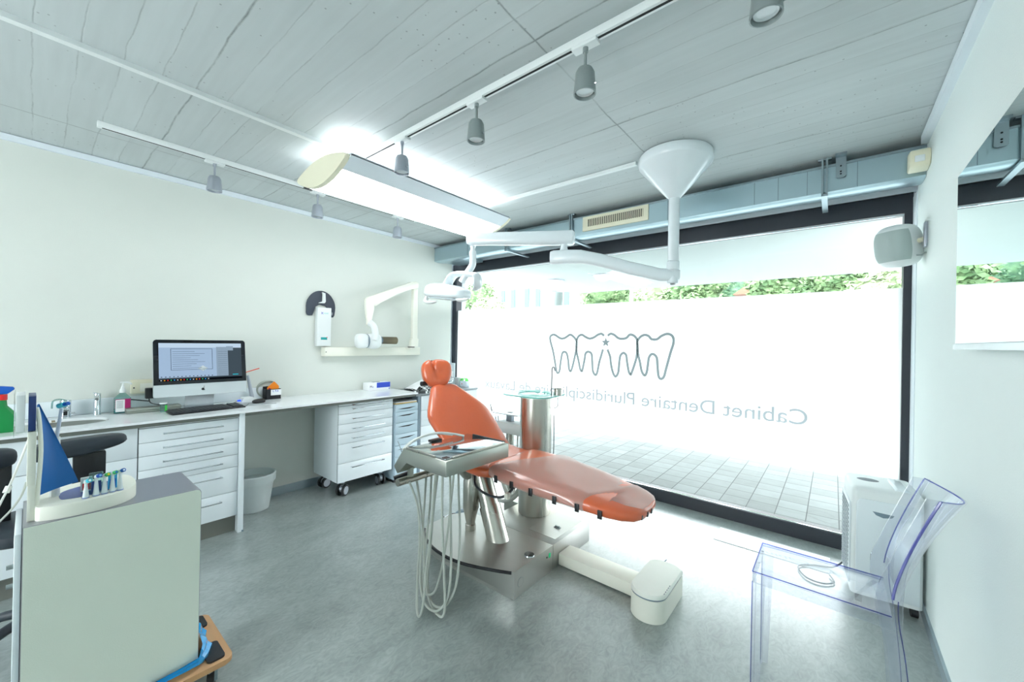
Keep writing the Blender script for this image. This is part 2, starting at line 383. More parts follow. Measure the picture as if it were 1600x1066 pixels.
def struct(name, mb, mat): return tag(mb.build(name, mat, local=True), kind='structure')

# ================================================================== THE ROOM
XL, XR, YW, ZC = -3.95, 0.40, 3.73, 2.67
YB = -2.6
struct('floor', B(XL-.1, XR+.1, YB, 3.70, -.1, 0), floor_material())
struct('ceiling', B(XL-.1, XR+.1, YB, 3.9, ZC, ZC+.12), ceiling_material())
struct('wall_left', B(XL-.12, XL, YB, 3.54, 0, ZC), wall_m)
struct('wall_right', B(XR, XR+.12, YB, 3.54, 0, ZC), wallR_m)
struct('wall_back', MB().box(XL-.12, -3.0, YB-.12, YB, 0, ZC).box(-1.1, XR+.12, YB-.12, YB, 0, ZC).box(-3.0, -1.1, YB-.12, YB, 0, .5).box(-3.0, -1.1, YB-.12, YB, 2.4, ZC), wall_m)
fill_win = thing('added_fill_window', 'added plain window in the rear wall behind the camera, letting in fill daylight', 'window', (-2.05, YB, 0), kind='structure'); del fill_win['category']  # unseen window, added so daylight from behind fills the room
MB().box(-3.0, -2.95, YB-.09, YB-.03, .5, 2.4).box(-1.15, -1.1, YB-.09, YB-.03, .5, 2.4).box(-2.075, -2.025, YB-.09, YB-.03, .5, 2.4).box(-3.0, -1.1, YB-.09, YB-.03, .5, .55).box(-3.0, -1.1, YB-.09, YB-.03, 2.35, 2.4).build('window_frame', frame_m, fill_win)
MB().face([(-2.96, YB-.06, .54), (-1.14, YB-.06, .54), (-1.14, YB-.06, 2.36), (-2.96, YB-.06, 2.36)]).build('pane', clear_gl, fill_win)
struct('wall_window_side', MB().box(XL-.32, XL-.155, 3.5, 3.95, 0, ZC).box(XR+.022, XR+.22, 3.5, 3.95, 0, ZC).box(XL-.32, XR+.22, 3.70, 3.9, 2.492, ZC), corn_m)
struct('trim_1', B(XL, XL+.02, YB, 3.535, ZC-.042, ZC-.004), corn_m)
struct('trim_2', MB().box(XR-.03, XR, YB, 3.2, ZC-.05, ZC-.004), corn_m)
struct('trim_3', MB().box(XR-.004, XR+.03, 3.54, 3.70, 0, 2.46).box(XL-.16, XL-.03, 3.545, 3.55, 0, 2.46), corn_m)
struct('baseboard_left', B(XL, XL+.012, YB, 3.52, 0, .075), base_alu)
struct('baseboard_right', B(XR-.012, XR, YB, 3.52, 0, .062), base_alu)

# window: frame, glass, etched film, logo, lettering
win = thing('window_1', 'full-width fixed window in an anthracite frame with etched film', 'window', ((XL+XR)/2, YW, 0), kind='structure')
del win['category']
fl, fr_ = -4.10, .398
f = MB().box(fl, fr_, 3.70, 3.80, 2.363, 2.497).box(fl, fr_, 3.70, 3.80, -.02, .105)
f.box(fl, fl+.075, 3.701, 3.80, .1, 2.37).box(fr_-.042, fr_, 3.701, 3.80, .1, 2.37)
f.build('window_frame', frame_m, win)
B(fl, fr_, 3.712, 3.722, .105, .112).build('sill_bead', chrome, win)
B(fl, fr_, 3.712, 3.722, 2.352, 2.358).build('head_bead', chrome, win)
MB().face([(fl+.07, 3.745, .1), (fr_-.04, 3.745, .1), (fr_-.04, 3.745, 2.37), (fl+.07, 3.745, 2.37)]).build('pane', clear_gl, win)
MB().face([(fl+.07, 3.735, .48), (fr_-.04, 3.735, .48), (fr_-.04, 3.735, 1.865), (fl+.07, 3.735, 1.865)]).build('etched_film', film_material(), win)
LOGO = [
 [(-2.15,1.47),(-2.18,1.51),(-2.23,1.54),(-2.27,1.52),(-2.31,1.5),(-2.36,1.5),(-2.44,1.54),(-2.49,1.52),(-2.49,1.47),(-2.45,1.35),(-2.42,1.22),(-2.4,1.13),(-2.38,1.11),(-2.36,1.14),(-2.35,1.22),(-2.33,1.33),(-2.3,1.35),(-2.27,1.33),(-2.25,1.25),(-2.24,1.17),(-2.22,1.14),(-2.2,1.18),(-2.17,1.3),(-2.15,1.4),(-2.15,1.47)],
 [(-1.83,1.53),(-1.86,1.55),(-1.9,1.54),(-1.95,1.51),(-2.0,1.5),(-2.05,1.52),(-2.09,1.54),(-2.13,1.52),(-2.15,1.47),(-2.15,1.37),(-2.12,1.25),(-2.1,1.17),(-2.08,1.15),(-2.07,1.18),(-2.05,1.28),(-2.04,1.34),(-2.01,1.36),(-1.97,1.34),(-1.96,1.26),(-1.95,1.16),(-1.92,1.12),(-1.9,1.15),(-1.88,1.25),(-1.86,1.32),(-1.84,1.39)],
 [(-1.79,1.53),(-1.76,1.55),(-1.72,1.54),(-1.68,1.51),(-1.64,1.5),(-1.59,1.51),(-1.56,1.54),(-1.53,1.54),(-1.5,1.52),(-1.48,1.48),(-1.48,1.35),(-1.5,1.26),(-1.53,1.17),(-1.54,1.15),(-1.56,1.18),(-1.58,1.28),(-1.59,1.34),(-1.62,1.36),(-1.65,1.33),(-1.66,1.26),(-1.67,1.16),(-1.7,1.12),(-1.73,1.17),(-1.75,1.25),(-1.76,1.32),(-1.79,1.39)],
 [(-1.48,1.48),(-1.45,1.52),(-1.41,1.54),(-1.37,1.53),(-1.34,1.5),(-1.29,1.5),(-1.25,1.53),(-1.2,1.55),(-1.16,1.54),(-1.14,1.51),(-1.14,1.46),(-1.16,1.39),(-1.18,1.31),(-1.2,1.23),(-1.22,1.15),(-1.25,1.13),(-1.27,1.16),(-1.28,1.25),(-1.29,1.33),(-1.33,1.36),(-1.36,1.33),(-1.37,1.27),(-1.38,1.19),(-1.4,1.15),(-1.43,1.19),(-1.45,1.28),(-1.47,1.36),(-1.48,1.48)]]
logo_m = glassy('grey_window_logo', (116, 124, 126), ior=1.02)
logo_f = glassy('pale_window_lettering', (138, 144, 148), ior=1.02)
lg = MB()
YL = 3.7335
for path in LOGO:
    P = catmull([(x, YL, z) for x, z in path], 4); N = len(P); w = .012
    L_, R_ = [], []
    for i, p in enumerate(P):
        d = (P[min(i+1, N-1)]-P[max(i-1, 0)]).normalized(); nn = Vector((-d.z, 0, d.x))
        L_.append(p+nn*w); R_.append(p-nn*w)
    lg.loft([L_, R_], caps=False, closed=False)
star = []
for k in range(10):
    a = math.pi/2+k*math.pi/5; r = .052 if k % 2 == 0 else .022
    star.append((-1.81+r*math.cos(a), YL, 1.462+r*math.sin(a)))
lg.face(star)
lg.build('four_teeth_logo', logo_m, win)
text('practice_lettering', 'Cabinet Dentaire Pluridisciplinaire de Lavaux', .15, logo_f, win,
     Matrix(((-1, 0, 0, -.146), (0, 0, 1, YL), (0, 1, 0, .858), (0, 0, 0, 1))), width=3.35, height=.158, depth=0, bold=True)

# ================================================================== OUTSIDE
tag(B(-16, 9, 3.81, 9.0, -.1, -.005).build('paving', paving_material(), local=True), 'square grey concrete paving tiles outside below the window', 'paving', kind='structure')
tag(B(-60, 40, 9.0, 70, -.12, -.01).build('street', M('pale_asphalt', (150, 156, 156), .8), local=True), 'pale asphalt ground beyond the paving outside', 'street', kind='structure')
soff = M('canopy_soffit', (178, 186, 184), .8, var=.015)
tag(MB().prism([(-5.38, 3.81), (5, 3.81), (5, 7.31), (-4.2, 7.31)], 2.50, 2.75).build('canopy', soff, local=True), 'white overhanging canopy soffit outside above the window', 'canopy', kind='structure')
tag(MB().cyl((-4.5, 6.95, -.01), (-4.5, 6.95, 2.5), .135, n=32).build('pillar', M('pillar_concrete', (120, 130, 128), .8), local=True), 'round grey concrete pillar outside carrying the canopy corner', 'pillar', kind='structure')
opal = M('opal_lamp_glass', (236, 240, 240), .3)
for (x, y, lb) in ((-3.647, 5.571, 'round white soffit lamp outside, nearer the left canopy edge'), (-2.757, 5.546, 'round white soffit lamp outside, right of the other one')):
    t = thing('canopy_lamp', lb, 'lamp', (x, y, 2.5), group='lamps under the canopy')
    MB().cyl((x, y, 2.485), (x, y, 2.5), .16, n=28).build('lamp_base', lamp_silver, t)
    MB().lathe([(.0005, 2.405), (.06, 2.412), (.11, 2.44), (.135, 2.486)], (x, y, 0), 28).build('lamp_bowl', opal, t)

def tree(x, y, ztop, rad, lb, mat, n=5200, hgt=None, seed=0, leaf=.10):
    rnd = random.Random(seed)
    t = thing('tree', lb, 'tree', (x, y, -.01), group='trees and shrubs beyond the window')
    cz = ztop-rad*.8
    MB().tube([(x, y, -.01), (x+.05*rad, y, cz*.5), (x, y, cz)], lambda q: rad*.09*(1-.5*q), 10).build('trunk', M('bark', (96, 84, 70), .8), t)
    blobs = []
    for i in range(9):
        a = rnd.uniform(0, 6.28); q = rnd.uniform(0, .65)*rad
        blobs.append((Vector((x+q*math.cos(a), y+q*math.sin(a), cz+rnd.uniform(-.45, .4)*rad)), rad*rnd.uniform(.34, .55)))
    blobs.append((Vector((x, y, ztop-rad*.45)), rad*.45))
    mb = MB(); bm = mb.bm
    for i in range(n):
        c, r = rnd.choice(blobs)
        d = Vector((rnd.gauss(0, 1), rnd.gauss(0, 1), rnd.gauss(0, 1))).normalized(); p = c+d*r*rnd.uniform(.75, 1.08)
        u = (d.orthogonal().normalized()*rnd.uniform(-1, 1)+d*rnd.uniform(-.5, .5)+Vector((rnd.uniform(-1, 1), rnd.uniform(-1, 1), 0))).normalized(); w = u.cross(d+Vector((0, 0, .3))).normalized()
        s = leaf*rnd.uniform(.6, 1.2)
        bm.faces.new([bm.verts.new(p+u*s), bm.verts.new(p+w*s*.5), bm.verts.new(p-u*s), bm.verts.new(p-w*s*.5)])
    for c, r in blobs:
        mb.ell(c, (r*.8, r*.8, r*.8), 10, 7)
    mb.build('foliage', mat, t)
lm1 = leaf_material('leaf_green', (62, 92, 52), (118, 142, 98))
lm2 = leaf_material('leaf_light', (110, 132, 92), (160, 172, 138))
lm3 = leaf_material('leaf_dark', (40, 80, 56), (84, 118, 84))
tree(-12.4, 13.2, 3.55, 1.25, 'flowering pale shrub left of the pillar outside, in front of the house', lm2, seed=1, leaf=.07)
tree(-17.8, 18.5, 5.6, 1.9, 'tall green tree at the left end of the window strip', lm1, seed=2)
tree(-9.0, 19.5, 5.6, 1.9, 'green tree just right of the pillar outside', lm1, seed=3)
tree(-6.0, 16.5, 4.5, 1.7, 'pale dusty-green tree in the middle of the window strip', lm2, seed=4)
tree(-3.6, 14.6, 4.2, 1.2, 'green tree in front of the tiled-roof house, its left side', lm1, seed=5)
tree(-6.6, 31.0, 7.8, 2.6, 'dark green tree far behind, left of the tiled-roof house', lm3, seed=6)
tree(-1.15, 13.5, 4.1, 1.0, 'light green tree just right of the tiled-roof house', lm1, seed=7)
tree(.05, 15.8, 4.6, 1.15, 'green tree between the two trees at the right end of the window strip', lm1, seed=8)
tree(1.15, 13.0, 3.7, 1.05, 'pale tree at the right end of the window strip', lm2, seed=9)

hw = M('house_render', (168, 156, 138), .8); teal = M('teal_shutter_paint', (70, 138, 138), .6); roof_m = M('clay_roof_tiles', (128, 86, 68), .8, scale=30, var=.15)
h = thing('house', 'cream house with teal shutters beyond the pillar', 'house', (-20, 29, -.01))
MB().box(-25.6, -15.1, 27, 34, -.01, 9).build('wall', hw, h)
MB().prism([(26.4, 8.9), (30, 11), (34.5, 8.9)], -26, -14.6, 'x').build('roof', roof_m, h)
for i, x in enumerate((-22.6, -19.9, -17.1)):
    MB().box(x-.32, x+.32, 26.96, 27.02, 3.4, 6.0).build('window', M('window_pane_dark', (150, 160, 165), .2), h)
    MB().box(x-.82, x-.36, 26.92, 27.0, 3.35, 6.05).build('shutter', teal, h); MB().box(x+.36, x+.82, 26.92, 27.0, 3.35, 6.05).build('shutter', teal, h)
h = thing('house', 'low white house with a clay tiled roof among the trees', 'house', (-.8, 24, -.01))
MB().box(-3.3, 1.6, 22.6, 28, -.01, 4.0).build('wall', hw, h)
MB().prism([(-3.9, 3.98), (-2.2, 5.2), (.8, 5.2), (2.4, 3.98)], 21.9, 28.6, 'y').build('roof', roof_m, h)
MB().box(-2.9, -2.82, 22.5, 22.6, 0, 3.9).build('downpipe', slate, h)
tag(MB().cyl((-4.55, 11.0, -.01), (-4.55, 11.0, 4.2), .05, n=12).build('lamp_post', M('galvanised_post', (200, 205, 208), .4, .3)), 'thin white lamp post outside between trees and house', 'lamp post')

# ================================================================== CEILING EQUIPMENT
d = thing('ventilation_duct', 'long galvanised ventilation duct running under the ceiling above the window', 'duct', (-1.775, 3.4, 2.44))
prof = [(3.24, 2.622), (3.24, 2.455), (3.25, 2.449), (3.30, 2.444), (3.36, 2.447), (3.42, 2.456), (3.48, 2.470), (3.53, 2.492), (3.53, 2.60), (3.50, 2.622)]
MB().prism(prof, XL+.002, XR-.002, 'x').build('duct_body', galv, d)
B(XL+.002, XR-.002, 3.232, 3.25, 2.612, 2.626).build('top_flange', galv_d, d)
MB().box(XL+.003, XL+.45, 3.25, 3.66, 2.462, 2.50).build('end_transition', galv, d)
for x in (-3.35, -2.55, -1.05, -.45, -.31, -.15, .1):
    B(x-.0015, x+.0015, 3.2375, 3.241, 2.456, 2.612).build('joint_seam', slate, d)
g = B(-1.82, -1.205, 3.228, 3.239, 2.484, 2.616, .003).build('grille_frame', cream, d)
B(-1.77, -1.25, 3.226, 3.2285, 2.522, 2.588).build('grille_opening', darkgap, g)
mb = MB()
for i in range(30):
    x = -1.765+i*.0176; mb.box(x-.0038, x+.0038, 3.2215, 3.2262, 2.522, 2.588)
mb.build('grille_fins', cream, g)
for i, (x, lb) in enumerate(((-1.94, 'galvanised duct hanger bracket left of the air grille'), (-2.74, 'galvanised duct hanger bracket nearest the left wall, behind the lamp arm'), (-.06, 'galvanised duct hanger bracket near the loudspeaker end of the duct'))):
    t = thing('duct_hanger', lb, 'bracket', (x, 3.22, 2.43), group='duct hangers')
    MB().box(x-.016, x-.006, 3.214, 3.231, 2.44, ZC).box(x+.006, x+.016, 3.214, 3.231, 2.44, ZC).build('hanger_strut', galv_d, t)
    MB().box(x-.016, x+.016, 3.214, 3.62, 2.424, 2.438).build('support_rail', galv_d, t)
    B(x-.035, x+.035, 3.22, 3.26, 2.658, ZC, .002).build('foot_plate', galv_d, t)
t = thing('fixing_bracket', 'perforated galvanised angle bracket on the duct beside the right hanger', 'bracket', (.02, 3.225, 2.52))
MB().prism([(-.005, 2.66), (-.005, 2.535), (.003, 2.527), (.038, 2.527), (.046, 2.535), (.046, 2.66)], 3.222, 3.227, 'y').box(-.008, .048, 3.18, 3.228, 2.655, ZC).build('angle_plate', galv_d, t)
for z in (2.55, 2.565, 2.6): MB().cyl((.02, 3.2205, z), (.02, 3.2225, z), .005, n=10).build('bolt_hole', darkgap, t)

def rail(name, lb, x0, x1, y0, y1, axis):
    t = thing(name, lb, 'lighting track', ((x0+x1)/2, (y0+y1)/2, 2.635), group='lighting tracks')
    MB().box(x0, x1, y0, y1, 2.638, ZC, .002).build('track_profile', white_pl, t)
    if axis == 'x': B(x0+.02, x1-.005, (y0+y1)/2-.005, (y0+y1)/2+.005, 2.6365, 2.6385).build('conductor_slot', darkgap, t)
    else: B((x0+x1)/2-.005, (x0+x1)/2+.005, y0+.02, y1-.02, 2.6365, 2.6385).build('conductor_slot', darkgap, t)
rail('track_rail', 'long white lighting track crossing the ceiling towards the upper right', -3.245, .25, 1.362, 1.398, 'x')
rail('track_rail', 'lighting track along the left wall side of the ceiling, running to the window', -3.298, -3.262, .225, 2.44, 'y')
B(-3.262, -3.244, 1.35, 1.41, 2.63, ZC-.002).build('track_joint', black_pl)
tag(bpy.data.objects['track_joint'], 'small black joint where the two lighting tracks meet', 'track joint')

def spot():
    r = thing('track_spotlight', '', 'spotlight', (0, 0, 0), group='spotlights on the tracks')
    MB().box(-.055, .055, -.02, .02, -.047, -.032, .003).box(-.05, .05, -.014, .014, -.034, -.03).build('track_adapter', white_pl, r, True)
    MB().cyl((0, 0, -.065), (0, 0, -.045), .011, n=14).cyl((0, 0, -.135), (0, 0, -.06), .0065, n=12).build('stem', lamp_grey, r, True)
    s = MB().lathe([(.012, -.128), (.030, -.134), (.038, -.150), (.044, -.225), (.0445, -.232), (.040, -.233), (.038, -.218), (.002, -.214)], n=28).build('shade', lamp_grey, r, True)
    MB().lathe([(.001, -.2175), (.018, -.2165), (.033, -.222), (.036, -.219)], n=24).build('reflector', led_glass, s, True)
    MB().cyl((.041, 0, -.205), (.05, 0, -.205), .004, n=8).build('screw', chrome, s, True)
    return r
sp0 = spot()
spots = [(-.17, 1.38, 'grey spotlight at the top edge of the photo, nearest the camera', 0, 0),
 (-.779, 1.38, 'grey spotlight on the long track, second from the right', 0, 0),
 (-1.382, 1.38, 'grey spotlight on the long track, third from the right', 0, 0),
 (-1.997, 1.38, 'pale spotlight on the long track just above the suspended fluorescent lamp', 8, 1),
 (-3.28, .779, 'silver spotlight on the wall-side track, left of the suspended lamp', 0, 1),
 (-3.28, 1.47, 'silver spotlight on the wall-side track under the left end of the suspended lamp', 0, 1),
 (-3.28, 2.231, 'silver spotlight on the wall-side track, closest to the window', 0, 1)]
for i, (x, y, lb, tilt, silver) in enumerate(spots):
    o = sp0 if i == 0 else copy_tree(sp0)
    o.location = (x, y, ZC); o['label'] = lb
    if x < -3: o.rotation_euler.z = math.pi/2
    if silver:
        for ch in o.children:
            if not ch.name.startswith('track_adapter'): ch.data = ch.data.copy(); ch.data.materials[0] = lamp_silver

# surface cable trunking
tag(B(-2.489, -2.455, -2.55, 1.15, ZC-.022, ZC).build('cable_trunking', white_pl), 'white cable trunking across the ceiling at upper left', 'cable trunking', group='ceiling trunking')
tag(B(-2.38, -1.04, 2.54, 2.568, ZC-.02, ZC).build('cable_trunking', white_pl), 'white cable trunking from the suspended lamp to the ceiling cone', 'cable trunking', group='ceiling trunking')

# suspended fluorescent luminaire
FX, FY0, FY1, FZ = -2.49, 1.15, 2.57, 2.505
t = thing('suspended_luminaire', 'large suspended fluorescent luminaire with cream end caps, switched on', 'ceiling lamp', (FX, (FY0+FY1)/2, 2.38))
hw_ = .335
def lens(k, n=20, s=1.0, dz=0.0):
    lo = [(FX-hw_*s+2*hw_*s*i/n, FZ-dz-.105*s*math.sin(math.pi*i/n)**.8) for i in range(n+1)]
    return lo
lo = lens(0)
hi = [(FX-hw_+2*hw_*i/20, FZ+.062*math.sin(math.pi*i/20)**.9) for i in range(21)]
for (a, b, c) in ((FY0-.03, FY0, 1.0), (FY1, FY1+.03, 1.0)):
    MB().prism(lo+hi[1:-1][::-1], a, b, 'y', bev=.008).build('end_cap', cream, t)
# wings (grey edges) and diffuser
k = 4
wl_ = lo[:k+1]; wr_ = lo[-k-1:]
def strip(pts, th=.006):
    return pts+[(x, z+th) for x, z in pts[::-1]]
MB().prism(strip(lo[:k]), FY0, FY1, 'y').build('wing', corn_m, t)
MB().prism(strip(lo[-k:]), FY0, FY1, 'y').build('wing', corn_m, t)
MB().prism(strip(lo[k-1:-k+1], .004), FY0+.002, FY1-.002, 'y').build('diffuser', light_m, t)
MB().prism([(FX-.335, FZ), (FX-.25, FZ+.008), (FX-.25, FZ+.02), (FX-.335, FZ+.012)], FY0, FY1, 'y').prism([(FX+.335, FZ), (FX+.25, FZ+.008), (FX+.25, FZ+.02), (FX+.335, FZ+.012)], FY0, FY1, 'y').build('top_edge', corn_m, t)
B(FX-.2, FX+.2, FY0+.06, FY1-.06, FZ+.0, FZ+.012).build('tube_reflector', white_pl, t)
for x in (-.13, .13): MB().cyl((FX+x, FY0+.08, FZ+.035), (FX+x, FY1-.08, FZ+.035), .013, n=14).build('fluorescent_tube', up_m, t)
for (x, y) in ((-2.455, 1.231), (-2.62, 1.224), (-2.469, 2.443), (-2.63, 2.443)):
    MB().cyl((x, y, FZ+.03), (x, y, ZC-.02), .0012, n=6).build('suspension_wire', steel, t)
    MB().cyl((x, y, ZC-.03), (x, y, ZC), .006, .014, n=12).build('ceiling_hook', cream, t)

# dental lamp on the ceiling column
t = thing('dental_lamp', 'white ceiling-mounted dental operating lamp with cone canopy and folding arm', 'dental lamp', (-.81, 2.62, ZC))
px, py = -.81, 2.62
MB().lathe([(.001, 2.392), (.036, 2.395), (.055, 2.415), (.218, 2.603), (.225, 2.615), (.225, 2.655), (.22, ZC-.004), (.1, ZC-.002)], (px, py, 0), 48).build('ceiling_cone', lamp_white, t)
p_ = MB().lathe([(.034, 1.985), (.034, 2.40)], (px, py, 0), 28).lathe([(.036, 1.93), (.040, 1.935), (.040, 1.985), (.036, 1.99)], (px, py, 0), 28).build('column', lamp_white, t)
MB().lathe([(.028, 1.845), (.034, 1.85), (.034, 1.935), (.03, 1.94)], (px, py, 0), 24).build('pivot', lamp_white, t)
B(px-.012, px+.012, py-.012, py+.012, 1.838, 1.847).build('pivot_cap', black_pl, t)
ex, ey = -1.535, 2.38
def arm_ring(p, dirv, w, h, n=20, pw=.75):
    u = Vector((-dirv.y, dirv.x, 0)).normalized(); r = []
    for i in range(n):
        a = 2*math.pi*i/n; c_, s_ = math.cos(a), math.sin(a)
        r.append(Vector(p)+u*(w*math.copysign(abs(c_)**pw, c_))+Vector((0, 0, h*math.copysign(abs(s_)**pw, s_))))
    return r
dv = Vector((ex-px, ey-py, 0)).normalized()
def lp(t_, z, a=(px, py), b=(ex, ey)): return (a[0]+(b[0]-a[0])*t_, a[1]+(b[1]-a[1])*t_, z)
MB().loft([arm_ring(lp(q, z), dv, w, h) for q, z, w, h in ((-.055, 1.90, .020, .030), (-.03, 1.90, .034, .040), (.1, 1.905, .036, .042), (.35, 1.958, .036, .044), (.6, 2.02, .038, .046), (.78, 2.054, .040, .048), (.93, 2.06, .041, .05), (1.04, 2.06, .04, .05), (1.07, 2.06, .03, .045))]).build('lower_arm', lamp_white, t)
MB().lathe([(.026, 2.09), (.032, 2.105), (.024, 2.125), (.024, 2.150), (.032, 2.165), (.03, 2.19)], (-1.495, 2.393, 0), 20).build('elbow_joint', lamp_white, t)
hx, hy = -2.115, 2.10
e2 = (-1.44, 2.42); dv2 = Vector((hx-e2[0], hy-e2[1], 0)).normalized()
def lq(t_, z): return (e2[0]+(hx-e2[0])*t_, e2[1]+(hy-e2[1])*t_, z)
MB().loft([arm_ring(lq(q, z), dv2, w, h, pw=.6) for q, z, w, h in ((-.02, 2.196, .03, .036), (0, 2.196, .046, .05), (.15, 2.196, .046, .05), (.85, 2.214, .04, .046), (1.03, 2.216, .038, .044), (1.06, 2.216, .028, .034))]).build('upper_arm', lamp_white, t)
MB().lathe([(.024, 2.165), (.018, 2.15), (.018, 2.135), (.026, 2.118), (.027, 2.10)], (-2.115, 2.10, 0), 20).build('drop_joint', lamp_white, t)
MB().tube([(-2.115, 2.10, 2.125), (-2.112, 2.10, 2.06), (-2.118, 2.10, 2.02), (-2.165, 2.09, 1.96), (-2.21, 2.08, 1.90)], .026, 16).build('head_stem', lamp_white, t)
def rib(pts, w, h, n=16): # flattened tube along points
    mb = MB(); P = catmull(pts, 6); u0 = None; rings = []
    for i, p in enumerate(P):
        a = P[max(i-1, 0)]; b = P[min(i+1, len(P)-1)]; dd = (b-a).normalized()
        side = Vector((0, 1, 0)); side = (side-dd*side.dot(dd)).normalized(); up = dd.cross(side)
        f = i/(len(P)-1); e = min(1, .35+4*min(f, 1-f))
        rings.append([p+side*(w*e*math.cos(2*math.pi*k/n))+up*(h*e*math.sin(2*math.pi*k/n)) for k in range(n)])
    return mb.loft(rings)
rib([(-2.44, 2.06, 1.82), (-2.38, 2.07, 1.87), (-2.31, 2.08, 1.955), (-2.22, 2.09, 1.965), (-2.12, 2.10, 1.95), (-2.065, 2.10, 1.93), (-2.07, 2.11, 1.86), (-2.11, 2.12, 1.835)], .045, .022).build('yoke', lamp_white, t)
def hd(q):
    if q.z < 0: q.z *= .5
    else: q.z *= 1-.25*max(0, q.x/.22)
    return q
HM = Matrix.Translation((-2.385, 2.09, 1.82)) @ Matrix.Rotation(math.radians(6), 4, 'Y')
head = MB().ell((0, 0, 0), (.225, .10, .08), 40, 20, .6, hd).xf(HM).build('lamp_head', lamp_white, t)
MB().ell((0, 0, -.04), (.20, .085, .01), 32, 8, .8).xf(HM).build('light_lens', M('lamp_lens', (228, 238, 242), .1, coat=.5), head)
def grip(x, s):
    q = rib([(x-.075*s, 2.10, 1.84), (x-.09*s, 2.07, 1.80), (x-.07*s, 2.045, 1.765), (x+.01, 2.035, 1.755), (x+.085, 2.03, 1.76)], .018, .014, 12)
    return q.build('handle', white_pl, t)
grip(-2.52, 1); grip(-2.17, .6)

# right wall: mirror, loudspeaker, motion sensor
MX = .345
t = thing('wall_mirror', 'large frameless mirror panel on the right wall, reflecting the window', 'mirror', (XR, 1.4, 1.45))
B(MX+.0005, XR-.0005, .35, 2.148, 1.472, 2.085).build('mirror_backing', slate, t)
MB().face([(MX, .352, 1.474), (MX, 2.147, 1.474), (MX, 2.147, 2.084), (MX, .352, 2.084)]).build('mirror_glass', M('silvered_mirror', (222, 232, 230), .0, 1.0, var=.0, rvar=0), t)
B(MX-.006, XR-.0005, .35, 2.148, 1.452, 1.472, .002).build('bottom_ledge', white_gloss, t)
t = thing('loudspeaker', 'white rounded loudspeaker with grey grille bracketed to the right wall', 'loudspeaker', (.39, 3.27, 2.05))
def spk(q):
    q.x *= 1-.12*(q.z/.13)**2; return q
SM = Matrix.Translation((.292, 3.275, 2.065)) @ Matrix.Rotation(math.radians(-42), 4, 'Z') @ Matrix.Rotation(math.radians(8), 4, 'X')
MB().ell((0, 0, 0), (.085, .105, .125), 40, 24, .6, spk).xf(SM).build('cabinet', white_pl, t)
G = MB().ell((0, 0, 0), (.0862, .1065, .1262), 80, 48, .6, spk)
bmesh.ops.delete(G.bm, geom=[f_ for f_ in G.bm.faces if not (f_.calc_center_median().y < -.015 and abs(f_.calc_center_median().z) < .088 and abs(f_.calc_center_median().x) < .2)], context='FACES')
G.xf(SM).build('speaker_grille', M('grey_speaker_mesh', (168, 182, 180), .6, bump=.3, bscale=900), t)
B(.386, XR, 3.17, 3.215, 2.03, 2.17, .002).build('wall_plate', lamp_silver, t)
MB().cyl((.36, 3.265, 2.08), (.39, 3.21, 2.08), .014, n=16).build('swivel', cream, t)
MB().tube([(.36, 3.25, 2.0), (.38, 3.21, 1.99), (.396, 3.19, 2.0)], .004, 8, 2).build('cable', lamp_grey, t)
t = thing('motion_sensor', 'cream motion sensor in the corner above the loudspeaker', 'sensor', (.39, 3.17, 2.46))
MB().prism([(3.205, 2.575), (3.10, 2.56), (3.095, 2.50), (3.11, 2.47), (3.205, 2.46)], .315, XR, 'x', bev=.01).build('sensor_housing', cream, t)
B(.335, .375, 3.092, 3.10, 2.49, 2.525, .003).build('sensor_lens', white_pl, t)

# ================================================================== LEFT WALL: WORKTOP AND CABINETS
WF = -3.37  # worktop front
t = thing('worktop', 'long glossy white worktop with moulded sink along the left wall', 'worktop', (-3.66, 0, .885))
# the slab has a hole where the basin is moulded in
bm_ = MB()
BX, BY, BRX, BRY = -3.66, .03, .155, .30
def slab_ring(z, k=0):
    pts = []
    n = 48
    for i in range(n):
        a = 2*math.pi*i/n; c_, s_ = math.cos(a), math.sin(a)
        pts.append((BX+BRX*math.copysign(abs(c_)**.7, c_), BY+BRY*math.copysign(abs(s_)**.7, s_), z))
    return pts
inner = slab_ring(.9)
n = 48
outer = []
for i in range(n):
    a = 2*math.pi*i/n; c_, s_ = math.cos(a), math.sin(a); q = max(abs(c_), abs(s_))
    outer.append((BX-.0 + (c_/q)*(.29), BY+(s_/q)*.42, .9))
bm_.loft([outer, inner, [(BX+(p[0]-BX)*.97, BY+(p[1]-BY)*.985, .893) for p in inner], [(BX+(p[0]-BX)*.9, BY+(p[1]-BY)*.93, .83) for p in inner], [(BX+(p[0]-BX)*.6, BY+(p[1]-BY)*.75, .79) for p in inner], [(BX+(p[0]-BX)*.1, BY+(p[1]-BY)*.1, .785) for p in inner]], caps=False)
bm_.build('basin', white_top, t)
MB().box(WF-.0, XL+.0005, -.9, BY-.42, .885, .9).box(WF, XL+.0005, BY+.42, 2.583, .885, .9, 0).box(WF, WF-.012, BY-.42, BY+.42, .885, .8999).build('slab', white_top, t)
B(-3.80, -3.72, .09, .105, .8985, .9005).build('overflow_slot', M('brass_slot', (150, 130, 90), .4, .6), t)
B(XL+.0005, XL+.012, -.9, 1.34, .901, 1.004, .003).build('backsplash', white_gloss, t)
B(-3.925, -3.402, -.88, 2.57, .858, .884).build('rail', grey_band, t)
B(-3.426, -3.392, .988, 1.022, .0, .884, .001).build('support_panel', white_gloss, t)
B(-3.93, -3.43, .99, 1.02, .0, .884).build('side_panel', white_gloss, t)
B(-3.40, -3.388, 1.012, 1.024, 0, .012).build('foot', slate, t)

